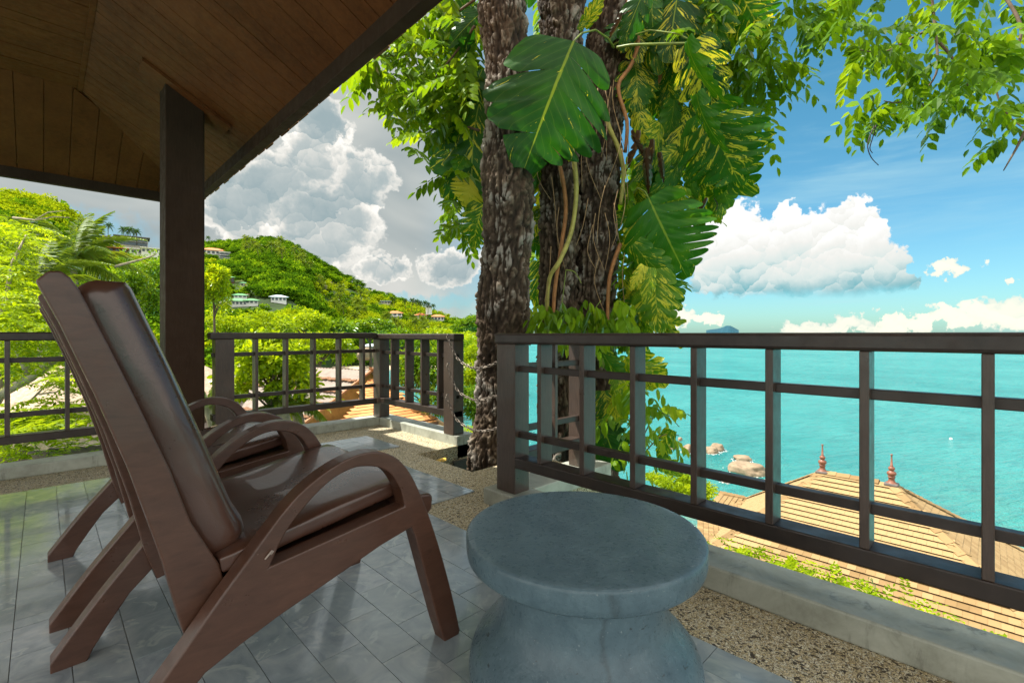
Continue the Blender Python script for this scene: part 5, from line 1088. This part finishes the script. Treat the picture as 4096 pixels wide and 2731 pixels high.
vb = atd(1360, 760, 4.4); vine = empty('climbing_vine', vb, 'climbing vine with huge split and yellow variegated leaves around the trunks', 'vine')
def vleaf(bx, by, tx, ty, Db, Dt, var, w_=1.0, ye=.2, li=.3, roll=0.0, stem=None, nrm=None, nm='leaf'):
    B, T_ = atd(bx, by, Db), atd(tx, ty, Dt); y = (T_ - B); L = y.length; y.normalize(); toc = (Vector((0, 0, 1.0)) - B).normalized() if nrm is None else Vector(nrm)
    z = (toc - y * toc.dot(y)).normalized(); z = Matrix.Rotation(roll, 3, y) @ z; x = y.cross(z)
    o = bpy.data.objects.new(nm, LV[var]); COL.objects.link(o); o.parent = vine; o.matrix_parent_inverse = Matrix.Translation(-vb); M = Matrix((x, y, z)).transposed().to_4x4()
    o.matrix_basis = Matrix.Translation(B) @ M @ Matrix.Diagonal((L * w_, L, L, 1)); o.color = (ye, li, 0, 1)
    if stem:
        S_ = atd(*stem); mid = (S_ + B) / 2 + Vector((0, 0, .12)); q = MB().tube([S_, (S_ * 2 + mid) / 3 + Vector((0, 0, .03)), mid, (B * 2 + mid) / 3 + Vector((0, 0, .03)), B], [.011, .009, .008, .007, .006], 8).build('petiole', STEMG, vine); q.matrix_parent_inverse = Matrix.Translation(-vb)
    return o
STEMG = simple('green_stem', (.16, .22, .03), .45, .3, 12, 0, .2, .2); STEMY = simple('yellow_green_vine_stem', (.34, .3, .07), .5, .3, 14, 0, .4); STEMO = simple('orange_brown_root', (.32, .14, .045), .6, .35, 14, 0, .4); ROOTM = simple('dry_aerial_root', (.3, .19, .09), .8, .3, 20)
main = [(1318, 95, 1212, 335, 3.55, 3.4, 0, 1.0, .04, .12, .15, (1410, 110, 4.2)), (1590, 95, 1655, 225, 3.9, 3.85, 3, 1.3, .42, .1, -.3, (1405, 108, 4.3)), (1578, 92, 1600, 255, 3.85, 3.8, 5, .55, .0, .45, 1.2, None), (1600, 215, 1618, 352, 3.8, 3.75, 5, .62, .05, .4, .9, None),
  (1622, 250, 1690, 425, 4.0, 3.95, 4, 1.15, .22, .35, .2, (1560, 240, 4.4)), (1600, 300, 1700, 470, 4.1, 4.1, 1, .9, .25, .45, .4, None), (1490, 455, 1572, 636, 4.2, 4.1, 4, 1.1, .0, .42, .1, (1440, 470, 4.4)), (1455, 560, 1525, 655, 4.1, 4.0, 3, .9, .2, .5, .3, None), (1500, 618, 1512, 758, 4.1, 4.0, 2, 1.0, .3, .6, .1, None),
  (1520, 620, 1545, 712, 4.15, 4.1, 3, .9, .05, .45, .3, None), (1480, 610, 1450, 655, 3.95, 3.9, 5, .8, .55, .8, .2, None), (1495, 615, 1490, 690, 3.95, 3.9, 5, .8, .4, .7, -.3, None), (1108, 160, 1030, 330, 4.2, 4.2, 2, .9, .12, .12, .9, None), (1100, 240, 1045, 470, 4.15, 4.1, 1, .8, .22, .3, .5, None), (1112, 285, 1015, 440, 4.3, 4.3, 0, .9, .2, .3, .3, None),
  (1095, 395, 1066, 470, 4.3, 4.3, 4, 1.2, .75, .9, .1, None), (1110, 470, 1075, 560, 4.3, 4.3, 1, 1.1, .3, .5, .3, None), (1560, -30, 1530, 120, 4.2, 4.1, 2, 1.0, .2, .1, .3, (1500, -40, 4.5)), (1640, -40, 1600, 90, 4.1, 4.0, 1, 1.1, .28, .35, .2, None), (1700, -20, 1740, 70, 4.1, 4.05, 0, 1.1, .25, .4, .2, None),
  (1240, 600, 1225, 690, 4.6, 4.5, 3, 1.0, .3, .4, .2, None), (1245, 340, 1235, 430, 4.7, 4.7, 2, .9, .25, .4, .2, None), (1238, 500, 1236, 600, 4.8, 4.8, 3, .9, .1, .2, .4, None), (1385, 975, 1420, 1085, 3.9, 3.8, 2, 1.1, .02, .12, .3, None), (1540, 985, 1500, 1040, 3.9, 3.85, 3, 1.0, .3, .5, .5, None), (1510, 1050, 1560, 1110, 3.9, 3.85, 3, 1.0, .3, .6, .4, None), (1440, 820, 1500, 900, 4.0, 3.95, 2, .9, .4, .8, .3, None), (1380, 800, 1410, 880, 4.0, 3.95, 3, .9, .1, .5, .5, None),
  (1340, 60, 1385, 5, 4.0, 3.8, 5, .9, .4, .6, .3, None), (1330, 70, 1350, 20, 4.0, 3.9, 5, .8, .2, .5, -.4, None), (1300, 230, 1290, 345, 3.95, 3.9, 5, .6, .5, .7, .4, None), (1120, 20, 1040, 70, 4.1, 4.0, 3, .9, .0, .1, .4, None), (1225, -20, 1150, 30, 4.2, 4.2, 3, .9, 0, .1, .1, None), (1480, -20, 1440, 60, 4.1, 4, 3, .9, .1, .15, .2, None)]
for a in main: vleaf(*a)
random.seed(21)
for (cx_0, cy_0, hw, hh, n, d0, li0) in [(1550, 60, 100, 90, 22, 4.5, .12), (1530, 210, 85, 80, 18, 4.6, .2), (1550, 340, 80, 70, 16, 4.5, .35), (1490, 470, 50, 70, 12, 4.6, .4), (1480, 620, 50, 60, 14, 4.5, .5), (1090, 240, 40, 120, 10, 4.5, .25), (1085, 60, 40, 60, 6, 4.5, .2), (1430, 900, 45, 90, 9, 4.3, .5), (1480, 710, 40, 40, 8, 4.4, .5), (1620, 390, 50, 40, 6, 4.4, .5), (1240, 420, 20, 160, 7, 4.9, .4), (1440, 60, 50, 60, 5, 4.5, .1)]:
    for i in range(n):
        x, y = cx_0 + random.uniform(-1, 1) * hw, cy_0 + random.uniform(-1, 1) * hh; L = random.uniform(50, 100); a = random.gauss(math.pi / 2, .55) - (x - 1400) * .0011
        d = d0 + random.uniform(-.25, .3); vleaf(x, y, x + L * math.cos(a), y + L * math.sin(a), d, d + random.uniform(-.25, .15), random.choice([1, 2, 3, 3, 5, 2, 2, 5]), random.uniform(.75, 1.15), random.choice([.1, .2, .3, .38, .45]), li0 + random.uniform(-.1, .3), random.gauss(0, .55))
LVD = [bpy.data.meshes.new_from_object(obj('tmp', LV[3]))]
for o in [o for o in bpy.data.objects if o.name.startswith('tmp')]: bpy.data.objects.remove(o)
LVD[0].materials.clear(); LVD[0].materials.append(DRY)
for i, (x, y, L) in enumerate([(1485, 340, 90), (1500, 320, 70), (1625, 455, 50), (1470, 300, 80), (1515, 350, 60), (1120, 20, 60), (1660, 390, 34), (1450, 300, 60), (1430, 30, 50)]):
    o = vleaf(x, y, x + random.uniform(-15, 15), y + L, 4.15, 4.15, 3, .35, 0, 0, random.uniform(-1, 1), nm='dead_leaf'); o.data = LVD[0]
def vstem(paths, r0, r1, mat, nm):
    for pts in paths:
        o_ = len(bpy.data.objects); twigs(vine, [pts], r0, r1, nm, mat)
vstem([[(1262, 235, 4.2), (1280, 270, 4.25), (1310, 330, 4.25), (1322, 400, 4.25), (1322, 470, 4.25), (1310, 540, 4.25), (1285, 600, 4.2), (1262, 640, 4.25), (1255, 720, 4.3)], [(1385, 235, 4.3), (1398, 290, 4.3), (1420, 340, 4.3), (1432, 400, 4.35), (1425, 470, 4.4)]], .023, .019, STEMY, 'vine_stem')
vstem([[(1418, 110, 4.2), (1450, 104, 4.1), (1500, 102, 4.0), (1590, 100, 3.9)]], .014, .011, STEMG, 'vine_stem')
vstem([[(1440, -20, 4.3), (1450, 50, 4.3), (1466, 95, 4.3), (1450, 150, 4.35), (1420, 200, 4.3), (1440, 280, 4.3), (1436, 350, 4.3)], [(1270, 330, 4.3), (1290, 400, 4.32), (1300, 480, 4.32), (1290, 560, 4.3), (1275, 660, 4.3), (1270, 740, 4.3)], [(1480, 60, 4.5), (1520, 160, 4.5), (1480, 240, 4.5)], [(1425, 560, 4.45), (1400, 640, 4.4), (1395, 760, 4.4)]], .02, .017, STEMO, 'aerial_root')
rp = []
for i in range(26):
    x = random.uniform(1225, 1440); y = random.uniform(150, 600); rp.append([(x, y, 4.25), (x + random.uniform(-14, 14), y + 60, 4.24), (x + random.uniform(-30, 30), y + random.uniform(100, 170), 4.25)])
vstem(rp, .0035, .002, ROOTM, 'fine_root')
# drooping young leaves at the foot of the trunks
sp_ = empty('sapling', atd(1340, 800, 4.2), 'sapling with limp drooping compound leaves in front of the twin trunks', 'sapling')
canopy(sp_, [(1240, 720, 40, 40, 4.05, 16), (1300, 710, 50, 36, 4.0, 16), (1370, 710, 60, 36, 4.0, 22), (1430, 720, 36, 40, 4.1, 12), (1320, 760, 100, 20, 4.0, 14)], LEAF_G, .2, .12, 3, .24, .5, 1.6)
twigs(sp_, [[(1270, 800, 4.2), (1290, 700, 4.15), (1300, 620, 4.1)], [(1360, 800, 4.2), (1350, 740, 4.15), (1380, 690, 4.1)], [(1300, 620, 4.1), (1320, 625, 4.05), (1335, 650, 4.0)]], .006, .003, 'stem', STEMG)
tw = empty('leafy_shrub', atd(1500, 1100, 3.9), 'thin stemmed shrub with drooping leaves right outside the sea railing', 'shrub')
canopy(tw, [(1440, 860, 30, 40, 3.9, 6), (1490, 890, 30, 26, 3.9, 3), (1500, 925, 30, 20, 3.9, 3), (1470, 960, 34, 36, 3.9, 6), (1515, 965, 26, 18, 3.85, 2), (1450, 1010, 40, 30, 3.9, 6), (1550, 1000, 14, 12, 3.85, 2), (1400, 930, 20, 40, 4, 6)], LEAF_G, .2, .12, 3, .24, .5, .9)
twigs(tw, [[(1480, 1120, 3.9), (1470, 1020, 3.9), (1450, 940, 3.9), (1440, 880, 3.9)], [(1470, 1020, 3.9), (1500, 960, 3.9), (1530, 950, 3.9), (1560, 980, 3.9)], [(1480, 1040, 3.9), (1520, 1000, 3.9), (1560, 1000, 3.9)], [(1450, 985, 3.9), (1458, 950, 3.9), (1462, 905, 3.9)]], .006, .003, 'stem', BARKB)
# creeper over the sea side kerb
cp = empty('creeper', (2.1, .5, .0), 'bright yellow green creeper spilling over the outside of the sea kerb', 'creeper'); P = []; Dn = []
for i in range(620): y = random.triangular(-.15, 1.35, .6); P.append((.26 + random.random() * .3, y - .5, random.uniform(-.22, -.1) - .1 * random.random())); Dn.append((random.gauss(.2, .6), random.gauss(0, .8), random.uniform(0, .7)))
o = obj('foliage', spray_mesh('foliage', np.array(P), np.array(Dn), LEAF_Y, .11, 5, .026, .25, .3, False, .0), cp); tag(o, kind='stuff')
# ------------------------------------------------------------ chains
CHM = simple('galvanised_chain', (.2, .17, .14), .45, .3, 30, .8, .2)
def link_mesh():
    m = MB(); pts = []; w_, h_ = .0085, .012
    for i in range(17):
        a = 2 * math.pi * i / 16; x = math.cos(a) * w_; z = math.sin(a) * w_; z += h_ if math.sin(a) > .01 else (-h_ if math.sin(a) < -.01 else 0); pts.append((x, 0, z))
    return m.tube(pts, .0034, 6, False).mesh('link', CHM)
LM = link_mesh()
for ci_, (pts, lab) in enumerate([([(1027, 773, 4.13), (1050, 822, 4.08), (1078, 842, 3.95), (1100, 845, 3.72), (1124, 840, 3.68), (1150, 828, 3.6)], 'uppermost of the three chains from the railing post to the tree'), ([(1027, 840, 4.13), (1050, 895, 4.08), (1080, 915, 3.95), (1100, 919, 3.72), (1124, 914, 3.68), (1150, 905, 3.6)], 'middle one of the three chains from the railing post to the tree'), ([(1025, 912, 4.13), (1048, 962, 4.08), (1078, 983, 3.95), (1098, 989, 3.72), (1124, 988, 3.66), (1150, 980, 3.6)], 'lowest of the three chains from the railing post to the tree')]):
    q = [atd(*p) for p in pts]; c0 = empty('chain', q[0], lab, 'chain', 'chains closing the gap at the tree pit'); Q = []
    for i in range(len(q) - 1):
        for k in range(30):
            t = k / 30; p0, p1, p2, p3 = q[max(i - 1, 0)], q[i], q[i + 1], q[min(i + 2, len(q) - 1)]
            Q.append(.5 * ((2 * p1) + (p2 - p0) * t + (2 * p0 - 5 * p1 + 4 * p2 - p3) * t * t + (3 * p1 - p0 - 3 * p2 + p3) * t ** 3))
    acc = 0; last = Q[0]; i0 = 0
    for i in range(1, len(Q)):
        acc += (Q[i] - Q[i - 1]).length
        if acc > .0315:
            acc = 0; d = (Q[i] - last).normalized(); rot = d.to_track_quat('Z', 'Y').to_matrix().to_4x4() @ Matrix.Rotation(math.pi / 2 * (i0 % 2) + .5, 4, 'Z'); o = bpy.data.objects.new('link', LM); COL.objects.link(o); o.parent = c0; o.matrix_basis = Matrix.Translation((last + Q[i]) / 2 - q[0]) @ rot; last = Q[i]; i0 += 1
    MB().tube([(.0, 0, .0), (0, -.012, .012), (.0, .0, .02), (.02, .01, .02), (.045, .02, .02)], .004, 6).build('hook', CHM, c0)
p = onsea(2184, 1008)[0]; bm = bmesh.new(); bmesh.ops.create_icosphere(bm, subdivisions=2, radius=.2); me = bpy.data.meshes.new('mooring_buoy'); bm.to_mesh(me); bm.free(); me.materials.append(WHITE)
bu = empty('mooring_buoy', (p.x, p.y, SEA), 'small white mooring buoy floating alone on the turquoise sea', 'buoy'); obj('float', me, bu); MB().tube([(0, 0, .15), (0, 0, .3)], .02, 6).build('ring', CHM, bu)
lf = obj('fallen_leaf', LV[5].copy(), None, loc=(2.46, 3.30, -.065), rot=(.15, -.1, 1.0), scale=.13); lf.data.materials.clear(); lf.data.materials.append(simple('yellow_dead_leaf', (.55, .36, .06), .6)); tag(lf, 'curled yellow fallen leaf on the ledge of the tree pit', 'leaf')
# twig and leaf lying on the deck
tag(MB().tube([at(1575, 1781, 5.35) + Vector((0, 0, .012)), at(1600, 1779, 5.36) + Vector((0, 0, .015)), at(1628, 1777, 5.38) + Vector((0, 0, .01))], .004, 5).build('fallen_twig', BARKB), 'thin dry twig lying on the pebble band near the slate corner', 'twig')
bpy.context.view_layer.update()
sc.cycles.use_denoising = True; sc.cycles.max_bounces = 7; sc.cycles.diffuse_bounces = 4; sc.cycles.glossy_bounces = 3; sc.cycles.transmission_bounces = 4; sc.cycles.use_adaptive_sampling = True; sc.cycles.adaptive_threshold = .02
